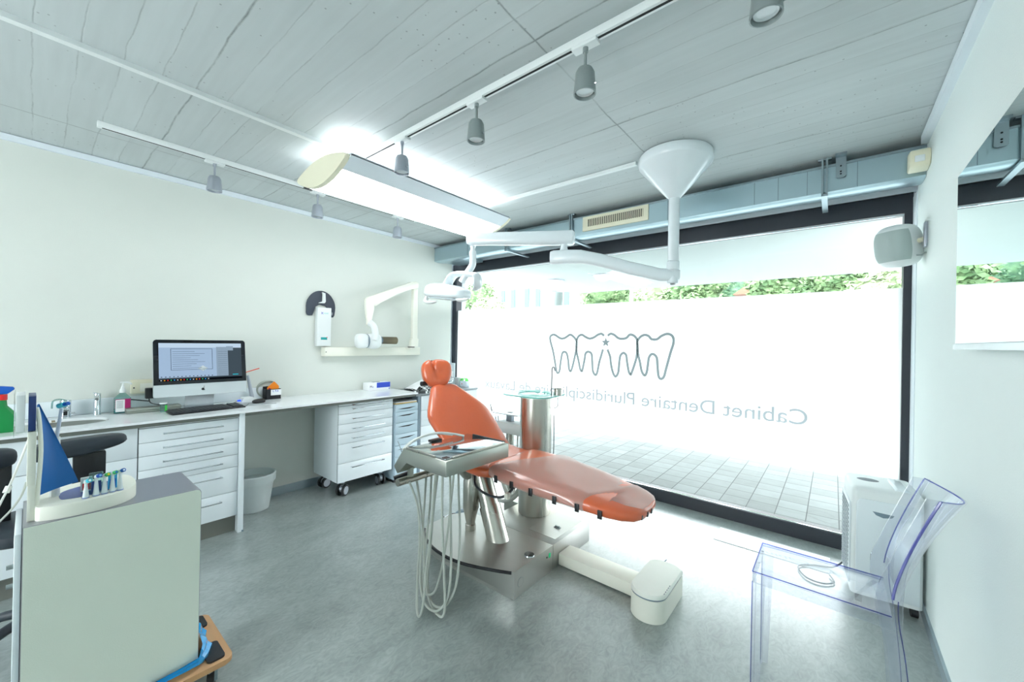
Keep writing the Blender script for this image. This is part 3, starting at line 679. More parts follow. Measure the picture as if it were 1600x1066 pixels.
def bar_handle(mb, x, y0, y1, z):
    mb.tube([(x, y0, z), (x+.02, y0+.001, z), (x+.028, y0+.008, z), (x+.028, (y0+y1)/2, z), (x+.028, y1-.008, z), (x+.02, y1-.001, z), (x, y1, z)], .0045, 8, 3)
    return mb
def drawer(parent, x, y0, y1, z0, z1, hy0=None, hy1=None, hz=None, mat=None, nm='drawer'):
    d_ = MB().box(x-.018, x, y0+.0015, y1-.0015, z0+.0015, z1-.0015, .001).build(nm, mat or white_gloss, parent)
    if hz: bar_handle(MB(), x, hy0, hy1, hz).build('handle', chrome, d_)
    return d_
X0 = -3.41
t = thing('drawer_cabinet', 'built-in white six-drawer cabinet under the monitor', 'cabinet', (-3.66, .715, 0))
MB().box(-3.93, X0-.019, .443, .987, .128, .857).build('carcass', white_gloss, t)
B(X0-.0185, X0-.0175, .444, .986, .13, .855).build('gap_shadow', darkgap, t)
drawer(t, X0, .443, .987, .85, .858, nm='fascia')
for z0, z1, hz in ((.755, .848, .806), (.669, .755, .714), (.579, .669, .622), (.489, .579, .533), (.308, .489, .437), (.128, .308, .258)):
    drawer(t, X0, .443, .987, z0, z1, .565, .88, hz)
B(-3.93, -3.455, .443, .987, 0, .127).build('plinth', plinth_m, t)
t = thing('sink_cabinet', 'built-in white cabinet with wide plain fronts under the sink, at the left edge', 'cabinet', (-3.66, .1, 0))
MB().box(-3.93, X0-.019, -.88, .437, .128, .78).build('carcass', white_gloss, t)
B(X0-.0185, X0-.0175, -.88, .436, .13, .855).build('gap_shadow', darkgap, t)
drawer(t, X0, -.29, .440, .669, .858, nm='upper_front'); drawer(t, X0, -.29, .440, .128, .669, nm='lower_front'); drawer(t, X0, -.88, -.29, .128, .858, nm='door')
B(-3.93, -3.455, -.88, .442, 0, .127).build('plinth', plinth_m, t)

# mobile cabinet on castors
t = thing('mobile_cabinet', 'white mobile drawer cabinet on castors under the worktop', 'cabinet', (-3.66, 2.035, 0))
XM = -3.42
MB().box(-3.895, XM-.019, 1.757, 2.313, .148, .856).build('carcass', white_gloss, t)
B(XM-.0185, XM-.0175, 1.757, 2.312, .15, .855).build('gap_shadow', darkgap, t)
drawer(t, XM, 1.757, 2.313, .838, .857, nm='fascia')
bar_handle(MB(), XM-.004, 1.88, 2.2, .847).build('handle', chrome, t)
for z0, z1, hz in ((.765, .836, .810), (.674, .765, .720), (.586, .674, .629), (.496, .586, .540), (.319, .496, .453), (.148, .319, .275)):
    drawer(t, XM, 1.757, 2.313, z0, z1, 1.882, 2.205, hz)
def castor(parent, x, y, r=.05, ang=0, top=.148, twin=True, wheelm=None):
    c_, s_ = math.cos(ang), math.sin(ang)
    c = MB().cyl((x, y, top-.03), (x, y, top), .02, n=16).box(x-.028, x+.028, y-.028, y+.028, top-.008, top)
    ox = .018*c_; oy = .018*s_
    c.prism([(-.03, r+.02), (.0, r+.045), (.03, r+.03), (.02, r-.005), (-.02, r-.005)], -.008, .008, 'x') if False else None
    c.cyl((x-ox*.8, y-oy*.8, r+.012), (x+ox*.8, y+oy*.8, r+.012), r*.62, n=18)
    k = c.build('castor', lamp_silver, parent)
    for sgn in (-1, 1):
        MB().cyl((x+ox*sgn*1.0, y+oy*sgn*1.0, r), (x+ox*sgn*2.0, y+oy*sgn*2.0, r), r, n=26).build('wheel', wheelm or rubber, k)
        MB().cyl((x+ox*sgn*1.9, y+oy*sgn*1.9, r), (x+ox*sgn*2.15, y+oy*sgn*2.15, r), r*.72, n=22).build('hub', lamp_silver, k)
    return k
castor(t, -3.50, 1.845, .05, .5); castor(t, -3.82, 1.83, .05, .2); castor(t, -3.50, 2.235, .05, 1.45); castor(t, -3.82, 2.235, .05, .9)

# slim drawer tower and corner cabinet
t = thing('drawer_tower', 'pale blue-grey slim drawer tower with black curved grip slots', 'cabinet', (-3.64, 2.47, 0))
B(-3.90, -3.421, 2.335, 2.612, .03, .793, .003).build('carcass', bluegrey, t)
zs = [.785, .715, .603, .487, .372, .257, .142, .035]
for a, b in zip(zs, zs[1:]):
    d_ = B(-3.42, -3.405, 2.338, 2.609, b+.002, a-.001, .002).build('drawer', bluegrey, t)
    zz = a-.035
    MB().prism([(2.365, zz-.004), (2.42, zz-.010), (2.50, zz-.012), (2.585, zz+.004), (2.50, zz+.002), (2.42, zz)], -3.4055, -3.4035, 'x').build('grip_slot', black_pl, d_)
MB().box(-3.88, -3.43, 2.345, 2.6, .0, .03).build('base', black_pl, t)
t = thing('loose_papers', 'loose papers and a yellow folder lying on the drawer tower', 'papers', (-3.6, 2.47, .793))
B(-3.86, -3.415, 2.34, 2.60, .794, .802).build('yellow_folder', yellow_card, t)
B(-3.88, -3.42, 2.345, 2.605, .8025, .810).build('papers', paper, t)
MB().box(-3.88, -3.425, 2.36, 2.61, .811, .8135).xf(Matrix.Translation((0, 0, 0))).build('papers', paper, t)
t = thing('corner_cabinet', 'white corner drawer cabinet with grey top, behind the dental chair back', 'cabinet', (-3.68, 3.0, 0))
B(-3.93, -3.44, 2.665, 3.52, .0, .85, .002).build('carcass', white_gloss, t)
B(-3.94, -3.415, 2.59, 3.53, .851, .872, .002).build('top', grey_top, t)
B(-3.93, -3.425, 2.622, 2.66, .0, .85, .001).build('side_panel', slate, t)
for z0, z1 in ((.69, .85), (.52, .69), (.35, .52), (.18, .35), (.02, .18)): drawer(t, -3.422, 2.665, 3.52, z0, z1)

# things on the corner cabinet
t = thing('newspaper_pile', 'crumpled black and white newspapers on the corner cabinet', 'newspapers', (-3.6, 2.75, .872))
newsprint = bpy.data.materials.new('newsprint'); newsprint.use_nodes = True
nt = newsprint.node_tree; b_ = nt.nodes['Principled BSDF']; v_ = nd(nt, 'ShaderNodeTexVoronoi'); v_.inputs['Scale'].default_value = 55
t_ = nd(nt, 'ShaderNodeTexCoord'); nt.links.new(t_.outputs['Object'], v_.inputs['Vector']); r_ = nd(nt, 'ShaderNodeValToRGB'); nt.links.new(v_.outputs['Color'], r_.inputs[0])
r_.color_ramp.elements[0].position = .45; r_.color_ramp.elements[0].color = lin((40, 44, 46)); r_.color_ramp.elements[1].position = .5; r_.color_ramp.elements[1].color = lin((222, 226, 226))
nt.links.new(r_.outputs[0], b_.inputs['Base Color']); b_.inputs['Roughness'].default_value = .7
def crumple(cx, cy, z0, w, l, h, seed, nx=9, ny=9, rot=0):
    rnd = random.Random(seed); mb = MB(); g = []
    for i in range(nx):
        row = []
        for j in range(ny):
            u, v = i/(nx-1)-.5, j/(ny-1)-.5
            x, y = u*w, v*l; z = z0+h*(math.cos(u*math.pi)**.5 if abs(u) < .5 else 0)*(.75+.25*rnd.random())
            xx = cx+x*math.cos(rot)-y*math.sin(rot); yy = cy+x*math.sin(rot)+y*math.cos(rot)
            row.append((xx+rnd.uniform(-.004, .004), yy+rnd.uniform(-.004, .004), z))
        g.append(row)
    mb.loft(g, False, False); return mb
crumple(-3.47, 2.74, .873, .12, .19, .085, 3, rot=.5).build('folded_newspaper', newsprint, t)
crumple(-3.70, 2.78, .873, .30, .13, .035, 5, rot=-.2).build('folded_newspaper', newsprint, t)
tag(MB().loft([[(-3.77, 2.70, .895), (-3.74, 2.82, .955), (-3.70, 2.93, 1.0)], [(-3.72, 2.71, .90), (-3.66, 2.82, .985), (-3.62, 2.93, 1.035)], [(-3.58, 2.74, .885), (-3.55, 2.86, .95), (-3.53, 2.98, .99)], [(-3.52, 2.76, .876), (-3.49, 2.89, .89), (-3.47, 3.0, .9)]], False, False).build('paper_sheet', paper), 'large white paper sheet curling up over the newspapers', 'paper')
t = thing('leaflet_stand', 'white cardboard stand of leaflets against the window jamb', 'leaflet stand', (-3.85, 3.33, .872))
MB().box(-3.87, -3.73, 3.41, 3.43, .873, 1.165, .001).build('back_card', M('leaflet_grey', (196, 208, 214), .5), t)
B(-3.86, -3.74, 3.395, 3.409, .873, 1.06, .001).build('leaflets', paper, t)
for z in (1.15, 1.135): B(-3.85, -3.78, 3.408, 3.4095, z, z+.004).build('printed_line', grey_ink, t)
for z in (1.04, 1.0, .96): B(-3.85, -3.76, 3.3935, 3.3945, z, z+.004).build('printed_line', grey_ink, t)
t = thing('ribbed_carton', 'pale ribbed carton between leaflet stand and green wipes', 'box', (-3.715, 3.36, .872))
B(-3.725, -3.66, 3.42, 3.47, .8725, .985, .002).build('carton', M('pale_card', (206, 212, 214), .6), t)
for i in range(7): B(-3.717, -3.668, 3.4185, 3.42, .885+i*.014, .888+i*.014).build('printed_line', grey_ink, t)
t = thing('wipes_pack', 'small white box with a bright green wipes pack on top', 'wipes', (-3.61, 3.33, .872))
B(-3.645, -3.54, 3.44, 3.50, .8725, .945, .003).build('box', M('white_blue_card', (214, 226, 236), .5), t)
crumple(-3.60, 3.47, .945, .10, .06, .042, 11, 8, 6).build('green_pack', M('bright_green_foil', (70, 200, 60), .3, coat=.5), t)
B(-3.62, -3.605, 3.438, 3.4395, .905, .915).build('printed_mark', red_pl, t)

# wash area
def tap(x, y, h, r, lb, sensor):
    t = thing('tap', lb, 'tap', (x, y, .9), group='chrome taps by the sink')
    MB().lathe([(r*1.1, .9), (r*1.1, .906), (r, .91), (r, .9+h-.004), (r*.96, .9+h)], (x, y, 0), 28).build('body', chrome, t)
    if sensor:
        MB().box(x+r*.6, x+r*.6+.10, y-.014, y+.014, .955, .978, .006).build('spout', chrome, t)
        MB().cyl((x, y+r*.9, .925), (x, y+r*.9+.02, .925), .008, n=12).build('side_knob', chrome, t)
        B(x+r*.9, x+r*1.02, y-.009, y+.009, .918, .945, .002).build('sensor_window', black_pl, t)
    else:
        MB().cyl((x, y, .9+h-.012), (x+.09, y-.01, .9+h-.03), .009, n=14).build('spout', chrome, t)
        MB().cyl((x, y, .9+h), (x-.01, y-.02, .9+h+.004), .004, n=8).build('lever', chrome, t)
tap(-3.88, .150, .115, .026, 'wide chrome sensor tap behind the sink', True)
tap(-3.885, .295, .145, .017, 'slim chrome tap right of the wide sensor tap', False)
t = thing('soap_dispenser', 'hand disinfectant bottle with pump and pink-and-white label', 'bottle', (-3.86, .415, .9))
def rr(x0, x1, y0, y1, z, r=.01, n=5):
    p = []
    for cx, cy, a0 in ((x1-r, y1-r, 0), (x0+r, y1-r, 90), (x0+r, y0+r, 180), (x1-r, y0+r, 270)):
        for k in range(n): a = math.radians(a0+90*k/(n-1)); p.append((cx+r*math.cos(a), cy+r*math.sin(a), z))
    return p
sx0, sx1, sy0, sy1 = -3.885, -3.835, .372, .457
MB().loft([rr(sx0, sx1, sy0, sy1, .901), rr(sx0, sx1, sy0, sy1, 1.005), rr(sx0+.012, sx1-.012, sy0+.02, sy1-.02, 1.03), rr(-3.872, -3.848, .403, .427, 1.042)]).build('bottle', pale_clear, t)
MB().loft([rr(sx0+.002, sx1-.002, sy0+.002, sy1-.002, .903), rr(sx0+.002, sx1-.002, sy0+.002, sy1-.002, .93)]).build('liquid', teal_liq, t)
B(sx1, sx1+.0008, sy0+.004, sy1-.004, .935, 1.0).build('label', magenta, t)
w_ = B(sx1+.0008, sx1+.0014, sy0+.006, sy0+.052, .912, .996).build('white_label', paper, t)
for i in range(6): B(sx1+.0014, sx1+.0018, sy0+.012, sy0+.044, .984-i*.009, .987-i*.009).build('printed_line', grey_ink, w_)
MB().cyl((-3.86, .415, 1.042), (-3.86, .415, 1.065), .016, n=20).cyl((-3.86, .415, 1.065), (-3.86, .415, 1.085), .012, .008, n=20).cyl((-3.86, .415, 1.085), (-3.86, .415, 1.11), .005, n=12).tube([(-3.86, .40, 1.113), (-3.86, .43, 1.114), (-3.855, .452, 1.108), (-3.85, .456, 1.098)], .006, 10, 3).build('pump', white_pl, t)
t = thing('wall_socket', 'cream double wall socket box behind the disinfectant bottle', 'socket', (-3.94, .53, 1.02))
B(XL+.0005, XL+.04, .462, .64, 1.022, 1.122, .004).build('socket_box', cream, t)
B(XL+.04, XL+.043, .51, .63, 1.035, 1.095, .002).build('socket_insert', warm_white, t)
MB().cyl((XL+.04, .478, 1.065), (XL+.0415, .478, 1.065), .005, n=12).build('keyhole', black_pl, t)
t = thing('power_adapter', 'black plug-in power adapter with its cable', 'power adapter', (-3.89, .565, .99))
B(-3.905, -3.86, .535, .60, .985, 1.062, .005).build('adapter_body', black_pl, t)
MB().tube([(-3.875, .555, .986), (-3.87, .56, .96), (-3.85, .58, .945), (-3.83, .63, .935), (-3.82, .70, .925)], .0035, 8, 4).build('cable', black_pl, t)
t = thing('aluminium_case', 'flat grey aluminium case lying behind the keyboard', 'case', (-3.81, .52, .9))
B(-3.85, -3.765, .425, .72, .901, .914, .004).build('case_bottom', steel_t, t)
B(-3.85, -3.765, .425, .72, .9145, .935, .004).build('case_lid', steel_t, t)
tag(MB().tube([(-3.90, .46, .985), (-3.88, .50, .978), (-3.86, .555, .968)], .004, 8, 4).build('black_cable', black_pl), 'thick black cable between disinfectant bottle and power adapter', 'cable')
t = thing('sample_jar', 'small clear jar with a green label beneath the monitor', 'jar', (-3.72, .61, .9))
MB().cyl((-3.72, .61, .9365), (-3.72, .61, .995), .02, n=24).build('jar_body', pale_clear, t)
MB().cyl((-3.72, .61, .995), (-3.72, .61, 1.003), .0205, n=24).build('lid', white_pl, t)
B(-3.7025, -3.699, .614, .626, .94, .985).build('green_label', M('lime_label', (60, 190, 70), .5), t)
bpy.data.objects['sample_jar'].location.z -= .0355
bpy.data.objects['sample_jar'].location.x += .01
# computer
t = thing('computer_monitor', 'silver and black all-in-one computer on the worktop, screen on', 'computer', (-3.74, .835, .9))
ym, yw = .833, .283
tl = math.atan2(.075, .41)
RM = Matrix.Translation((-3.675, ym, 1.008)) @ Matrix.Rotation(-tl, 4, 'Y')
alu = M('anodised_aluminium', (206, 212, 216), .3, .6, var=.02)
def scr(mb): return mb.xf(RM)
body = MB().prism([(-yw+.012, 0), (yw-.012, 0), (yw-.003, .003), (yw, .012), (yw, .40), (yw-.006, .412), (yw-.016, .418), (-yw+.016, .418), (-yw+.006, .412), (-yw, .40), (-yw, .012), (-yw+.003, .003)], -.022, -.004, 'x')
body.ell((-.02, 0, .2), (.022, .22, .16), 24, 12)
scr(body).build('housing', alu, t)
scr(MB().prism([(-yw+.001, .088), (yw-.001, .088), (yw-.001, .40), (yw-.007, .411), (yw-.017, .417), (-yw+.017, .417), (-yw+.007, .411), (-yw+.001, .40)], -.0039, 0, 'x')).build('black_bezel', M('glossy_black_glass', (14, 18, 26), .06), t)
sy, sz0, sz1 = .253, .112, .392
scr_m = emis('screen_page_glow', (166, 192, 220), 1.15)
S_ = scr(B(.0002, .0008, -sy, sy, sz0, sz1)).build('screen', emis('screen_dark_glow', (70, 84, 94), 1.1), t)
def ui(a, b, c, d, m_, k=0, nm='screen_window'): scr(B(.0008+k*.0004, .0012+k*.0004, -sy+a*2*sy, -sy+b*2*sy, sz0+c*(sz1-sz0), sz0+d*(sz1-sz0))).build(nm, m_, S_)
dark_s = emis('screen_line_glow', (60, 74, 96), .8); pale_s = emis('screen_pale_glow', (190, 212, 232), 1.25); grey_s = emis('screen_grey_glow', (150, 172, 192), 1.1)
ui(0, 1, .88, 1, pale_s, 0); ui(0, .67, .09, .88, scr_m, 1); ui(.67, .82, .09, .90, grey_s, 2); ui(.80, .89, .80, .92, grey_s, 3)
for a, b, c, d in ((.13, .62, .845, .855), (.13, .135, .29, .85), (.615, .62, .29, .85), (.13, .62, .285, .293)): ui(a, b, c, d, dark_s, 3, 'screen_outline')
for i in range(9): ui(.15, .15+.38*(.55+.45*math.sin(i*2.3+1)**2), .33+i*.055, .336+i*.055, dark_s, 3, 'screen_text_line')
for i in range(12): ui(.69, .81, .13+i*.058, .134+i*.058, dark_s, 4, 'screen_text_line')
ui(0, 1, 0, .055, emis('screen_taskbar_glow', (22, 28, 40), .3), 5, 'taskbar')
for i in range(16):
    ui(.015+i*.036, .031+i*.036, .015, .04, emis('screen_icon_glow', ((200, 205, 210), (220, 70, 60), (60, 160, 230), (240, 170, 50), (70, 190, 120))[(i*3) % 5], 1.0), 6, 'screen_icon')
for i in range(14): ui(.02+i*.045, .035+i*.045, .105, .125, dark_s, 3, 'screen_icon')
text('screen_lettering', 'sinua.com', .02, emis('screen_cyan_glow', (40, 200, 220), .6), S_, RM @ fx(.0014, .155, .13), width=.045) if False else None
ui(.875, .95, .105, .125, emis('screen_cyan_glow', (40, 200, 220), 1.2), 4, 'screen_emblem')
# emblem on the chin
def apple_(s):
    p = []
    for i in range(28):
        a = 2*math.pi*i/28; r = s*(1+.10*math.cos(2*a)-.06*math.sin(3*a)); x, z = r*.92*math.cos(a), r*math.sin(a)
        if x > s*.55 and abs(z) < s*.45: x = s*.55-.12*s*math.cos(z/s*3)
        if abs(x) < .22*s and z > 0: z -= .14*s
        p.append((x, z))
    return p
scr(MB().prism([(x, z+.044) for x, z in apple_(.0115)], -.0039, -.003, 'x').prism([(.001, .058), (.006, .060), (.008, .066), (.003, .064)], -.0039, -.003, 'x')).build('emblem', black_ink, t)
MB().loft([[(-3.80, ym-.09, .903), (-3.66, ym-.09, .903), (-3.66, ym+.09, .903), (-3.80, ym+.09, .903)], [(-3.80, ym-.09, .9005), (-3.66, ym-.09, .9005), (-3.66, ym+.09, .9005), (-3.80, ym+.09, .9005)]]).build('stand_foot', alu, t)
MB().loft([[(-3.805, ym-.09, .905), (-3.795, ym-.09, .905), (-3.795, ym+.09, .905), (-3.805, ym+.09, .905)], [(-3.75, ym-.085, 1.12), (-3.74, ym-.085, 1.12), (-3.74, ym+.085, 1.12), (-3.75, ym+.085, 1.12)]]).build('stand_neck', alu, t)
t = thing('keyboard', 'black computer keyboard in front of the monitor', 'keyboard', (-3.56, .84, .9))
KR = Matrix.Translation((-3.60, .84, .9005)) @ Matrix.Rotation(math.radians(6), 4, 'Z') @ Matrix.Rotation(math.radians(4), 4, 'Y')
MB().box(-.075, .075, -.225, .225, .0, .014, .004).xf(KR).build('keyboard_body', black_pl, t)
kb = MB().box(-.067, .067, -.217, .217, .0135, .0150); km = M('black_keycap', (44, 48, 54), .4)
for i in range(6):
    for j in range(19):
        if j in (15,): continue
        kb.box(-.064+i*.0215, -.064+i*.0215+.0185, -.215+j*.0226, -.215+j*.0226+.0195, .0148, .021, 0)
kb.xf(KR).build('keys', km, t)
t = thing('mouse', 'black computer mouse on its grey mat', 'mouse', (-3.735, 1.185, .903))
MB().ell((0, 0, .012), (.032, .052, .02), 24, 12, .85, lambda q: Vector((q.x, q.y, max(q.z, -.010)))).xf(Matrix.Translation((-3.70, 1.21, .9035)) @ Matrix.Rotation(.3, 4, 'Z')).build('mouse_shell', black_pl, t)
MB().tube([(-3.70, 1.14, .906), (-3.62, 1.10, .904), (-3.56, 1.06, .904), (-3.58, 1.0, .904)], .002, 6, 4).build('cable', black_pl, t)
tag(MB().prism([(-3.80, 1.10), (-3.60, 1.08), (-3.58, 1.30), (-3.78, 1.32)], .9005, .903, 'z').build('mouse_mat', M('grey_mat', (170, 176, 180), .5)), 'thin grey mouse mat on the worktop', 'mouse mat')
t = thing('card_reader', 'white wedge-shaped card reader with blue glowing plug behind the mouse', 'card reader', (-3.80, 1.15, .9))
MB().prism([(1.11, .9005), (1.235, .9005), (1.225, .925), (1.19, .945), (1.13, .94)], -3.87, -3.79, 'x', bev=.003).build('reader_body', white_pl, t)
B(-3.80, -3.785, 1.085, 1.108, .915, .928, .002).build('blue_plug', emis('blue_led', (40, 80, 255), 2.0), t)
MB().tube([(-3.79, 1.085, .92), (-3.77, 1.05, .912), (-3.75, 1.02, .906)], .002, 6, 4).build('cable', black_pl, t)
t = thing('handpiece', 'grey tapered handpiece standing behind the monitor, with orange stick', 'handpiece', (-3.87, 1.2, .9))
MB().cyl((-3.89, 1.225, .901), (-3.89, 1.185, 1.12), .016, .011, n=16).build('handpiece_body', lamp_silver, t)
MB().cyl((-3.89, 1.165, 1.145), (-3.87, 1.265, 1.178), .004, n=8).build('orange_stick', M('orange_stick_plastic', (235, 80, 40), .4), t)
t = thing('desk_organiser', 'black mesh desk organiser stuffed with papers, white note on front', 'desk organiser', (-3.89, 1.38, .9))
mesh_m = M('black_mesh_metal', (24, 26, 32), .4, .3, bump=.4, bscale=500)
MB().box(-3.93, -3.85, 1.315, 1.435, .901, .904).box(-3.855, -3.851, 1.315, 1.435, .904, .99).box(-3.93, -3.926, 1.315, 1.435, .904, 1.01).box(-3.93, -3.851, 1.315, 1.319, .904, .99).box(-3.93, -3.851, 1.431, 1.435, .904, .99).build('mesh_box', mesh_m, t)
c_ = B(-3.85, -3.848, 1.352, 1.437, .935, .985).build('note', paper, t)
text('handwriting', 'L 9,6', .02, blue_ink, c_, fx(-3.8476, 1.368, .965), width=.045)
t = thing('orange_cards', 'orange folded card sticking out of the black desk organiser', 'card', (-3.89, 1.38, .91))
MB().prism([(1.33, .955), (1.425, .955), (1.43, 1.01), (1.39, 1.055), (1.335, 1.005)], -3.885, -3.883, 'x').build('orange_card', orange_card, t)
MB().prism([(1.335, .95), (1.36, .95), (1.365, .99), (1.345, 1.0)], -3.878, -3.876, 'x').build('magenta_card', magenta, t)
t = thing('coiled_cable', 'loop of grey cable leaning behind the desk organiser', 'cable coil', (-3.935, 1.36, .95))
cl = [(-3.938, 1.355+.085*math.cos(a), .985+.075*math.sin(a)) for a in [2*math.pi*i/20 for i in range(20)]]
MB().tube(cl, .005, 8, 2, True).tube([(x+.006, y+.006, z-.004) for x, y, z in cl], .004, 8, 2, True).build('cable_loop', hose_m, t)
t = thing('glove_box', 'blue and white box of examination gloves on the worktop', 'box', (-3.84, 2.42, .9))
B(-3.915, -3.80, 2.27, 2.53, .9005, .983, .0015).build('carton', paper, t)
B(-3.8, -3.7992, 2.365, 2.529, .927, .9825).build('blue_print', blue_ink, t)
B(-3.8, -3.7992, 2.51, 2.526, .907, .916).build('printed_mark', blue_ink, t)
text('box_lettering', 'M', .03, black_ink, bpy.data.objects['glove_box'], fx(-3.7988, 2.285, .932), width=.022)
text('box_lettering', 'o', .03, blue_ink, bpy.data.objects['glove_box'], fx(-3.7988, 2.311, .932), width=.014)
B(-3.90, -3.86, 2.36, 2.44, .983, .985).build('opening', slate, t)
t = thing('spray_bottle', 'green spray bottle with red collar and blue trigger head', 'spray bottle', (-3.53, -.085, .9))
MB().loft([rr(-3.56, -3.50, -.15, -.035, .901, .02), rr(-3.56, -3.50, -.15, -.035, .985, .02), rr(-3.553, -3.507, -.135, -.05, 1.01, .018), rr(-3.546, -3.514, -.115, -.075, 1.045, .012), rr(-3.546, -3.514, -.112, -.078, 1.078, .012)]).build('bottle', green_pl, t)
MB().cyl((-3.53, -.095, 1.078), (-3.53, -.095, 1.108), .02, n=20).build('collar', red_pl, t)
MB().prism([(-.15, 1.11), (-.075, 1.11), (-.05, 1.135), (-.055, 1.148), (-.10, 1.155), (-.15, 1.15)], -3.545, -3.515, 'x', bev=.005).build('trigger_head', blue_pl, t)

# waste bin
t = thing('waste_bin', 'translucent white waste bin with a liner under the worktop', 'bin', (-3.74, 1.20, 0))
MB().lathe([(.001, .003), (.10, .003), (.108, .006), (.148, .30), (.152, .302), (.144, .30), (.104, .012), (.001, .01)], (-3.76, 1.21, 0), 32).build('bin_body', pp_clear, t)
MB().lathe([(.154, .24), (.157, .30), (.15, .306), (.14, .25)], (-3.76, 1.21, 0), 32).build('liner', pp_clear, t)

# x-ray unit on the left wall
t = thing('xray_unit', 'cream wall-mounted dental x-ray unit with folding arm', 'x-ray unit', (-3.94, 2.42, 1.27))
B(XL+.0005, -3.865, 1.83, 2.98, 1.272, 1.362, .004).build('wall_rail', warm_white, t)
MB().cyl((-3.872, 1.842, 1.315), (-3.8645, 1.842, 1.315), .005, n=10).build('screw', black_pl, t)
cx_ = -3.86
MB().cyl((-3.80, 2.80, 1.362), (-3.80, 2.80, 1.372), .04, n=20).build('pivot_base', black_pl, t)
B(-3.865, -3.77, 2.77, 2.83, 1.345, 1.3625).build('pivot_plate', warm_white, t)
MB().loft([rr(-3.83, -3.77, 2.78, 2.88, 1.372, .012), rr(-3.83, -3.77, 2.785, 2.885, 1.46, .012), rr(-3.825, -3.775, 2.80, 2.875, 1.47, .012), rr(-3.825, -3.775, 2.80, 2.868, 2.04, .012), rr(-3.825, -3.775, 2.78, 2.855, 2.10, .012)]).build('upright_arm', warm_white, t)
P = [(2.845, 2.11), (2.80, 2.125), (2.75, 2.112), (2.205, 1.885), (2.21, 1.80), (2.30, 1.80), (2.38, 1.855), (2.55, 1.95), (2.72, 2.02), (2.84, 2.05)]
MB().prism(P, -3.79, -3.735, 'x', bev=.008).build('spring_arm', warm_white, t)
MB().loft([rr(-3.79, -3.735, 2.185, 2.285, 1.87, .012), rr(-3.788, -3.737, 2.19, 2.282, 1.76, .012), rr(-3.782, -3.742, 2.205, 2.265, 1.66, .012)]).build('drop_arm', warm_white, t)
MB().cyl((-3.762, 2.235, 1.60), (-3.762, 2.235, 1.66), .028, n=20).build('swivel', warm_white, t)
MB().tube([(-3.74, 2.235, 1.62), (-3.70, 2.255, 1.58), (-3.685, 2.265, 1.50), (-3.685, 2.25, 1.44)], .034, 14).build('yoke', white_pl, t)
MB().ell((-3.73, 2.27, 1.43), (.062, .085, .082), 24, 16, .75).build('tube_head', white_pl, t)
MB().ell((-3.73, 2.14, 1.43), (.058, .065, .075), 24, 16, .6).build('rear_housing', white_pl, t)
MB().cyl((-3.73, 2.188, 1.43), (-3.73, 2.192, 1.43), .073, n=28).build('housing_seam', slate, t)
MB().cyl((-3.73, 2.34, 1.44), (-3.73, 2.362, 1.44), .040, n=28).build('cone_ring', slate, t)
MB().lathe([(.038, 2.36), (.040, 2.545), (.036, 2.545), (.034, 2.36)], (-3.73, 0, 1.44), 28, 'y').build('tube_cone', smoke_tube, t)
t = thing('xray_control_box', 'tall white x-ray control box with small teal label', 'control box', (-3.92, 1.84, 1.37))
B(XL+.0005, -3.89, 1.765, 1.90, 1.372, 1.752, .004).build('box_body', white_pl, t)
B(-3.89, -3.889, 1.80, 1.862, 1.435, 1.460).build('display', teal_ink, t)
B(-3.8892, -3.8885, 1.856, 1.864, 1.455, 1.464).build('status_light', red_pl, t)
text('box_lettering', 'X', .03, blue_ink, t, fx(-3.8895, 1.796, 1.685), width=.024, bold=True)
text('box_lettering', 'mind', .02, M('pale_teal_ink', (120, 200, 200), .5), t, fx(-3.8895, 1.822, 1.69), width=.045)
t = thing('thyroid_collar', 'charcoal horseshoe-shaped lead collar hanging above the control box', 'lead collar', (-3.945, 1.82, 1.65))
out_ = []
for i in range(21):
    a = math.radians(200-220*i/20); out_.append((1.818+.142*math.cos(a)*1.0, 1.755+.165*math.sin(a)))
inn_ = []
for i in range(21):
    a = math.radians(-20+220*i/20); inn_.append((1.818+.062*math.cos(a), 1.735+.055*math.sin(a)))
out_ = [(1.676, 1.70), (1.683, 1.678), (1.70, 1.668)][::-1]+[(y, z) for y, z in out_ if z > 1.70]+[(1.953, 1.68), (1.94, 1.662), (1.91, 1.660)]
MB().prism(out_+[(1.90, 1.70), (1.885, 1.75), (1.86, 1.775), (1.80, 1.785), (1.76, 1.76), (1.745, 1.70), (1.735, 1.672)], -3.946, -3.934, 'x', bev=.003).build('collar_pad', M('charcoal_lead_fabric', (54, 62, 76), .6, bump=.1, bscale=400), t)
B(-3.934, -3.933, 1.908, 1.935, 1.685, 1.712).build('printed_tag', grey_ink, t)
t = thing('wall_hook', 'white angled hand switch hook in front of the lead collar', 'hook', (-3.92, 1.82, 1.79))
MB().prism([(1.815, 1.905), (1.845, 1.895), (1.85, 1.815), (1.84, 1.797), (1.785, 1.792), (1.79, 1.803), (1.822, 1.81), (1.825, 1.88)], -3.928, -3.905, 'x', bev=.002).build('hook_body', white_pl, t)

# ================================================================== DENTAL UNIT
t = thing('dental_chair', 'orange reclined dental chair on an inclined steel column', 'dental chair', (-1.64, 2.0, .155))
CY = 2.047
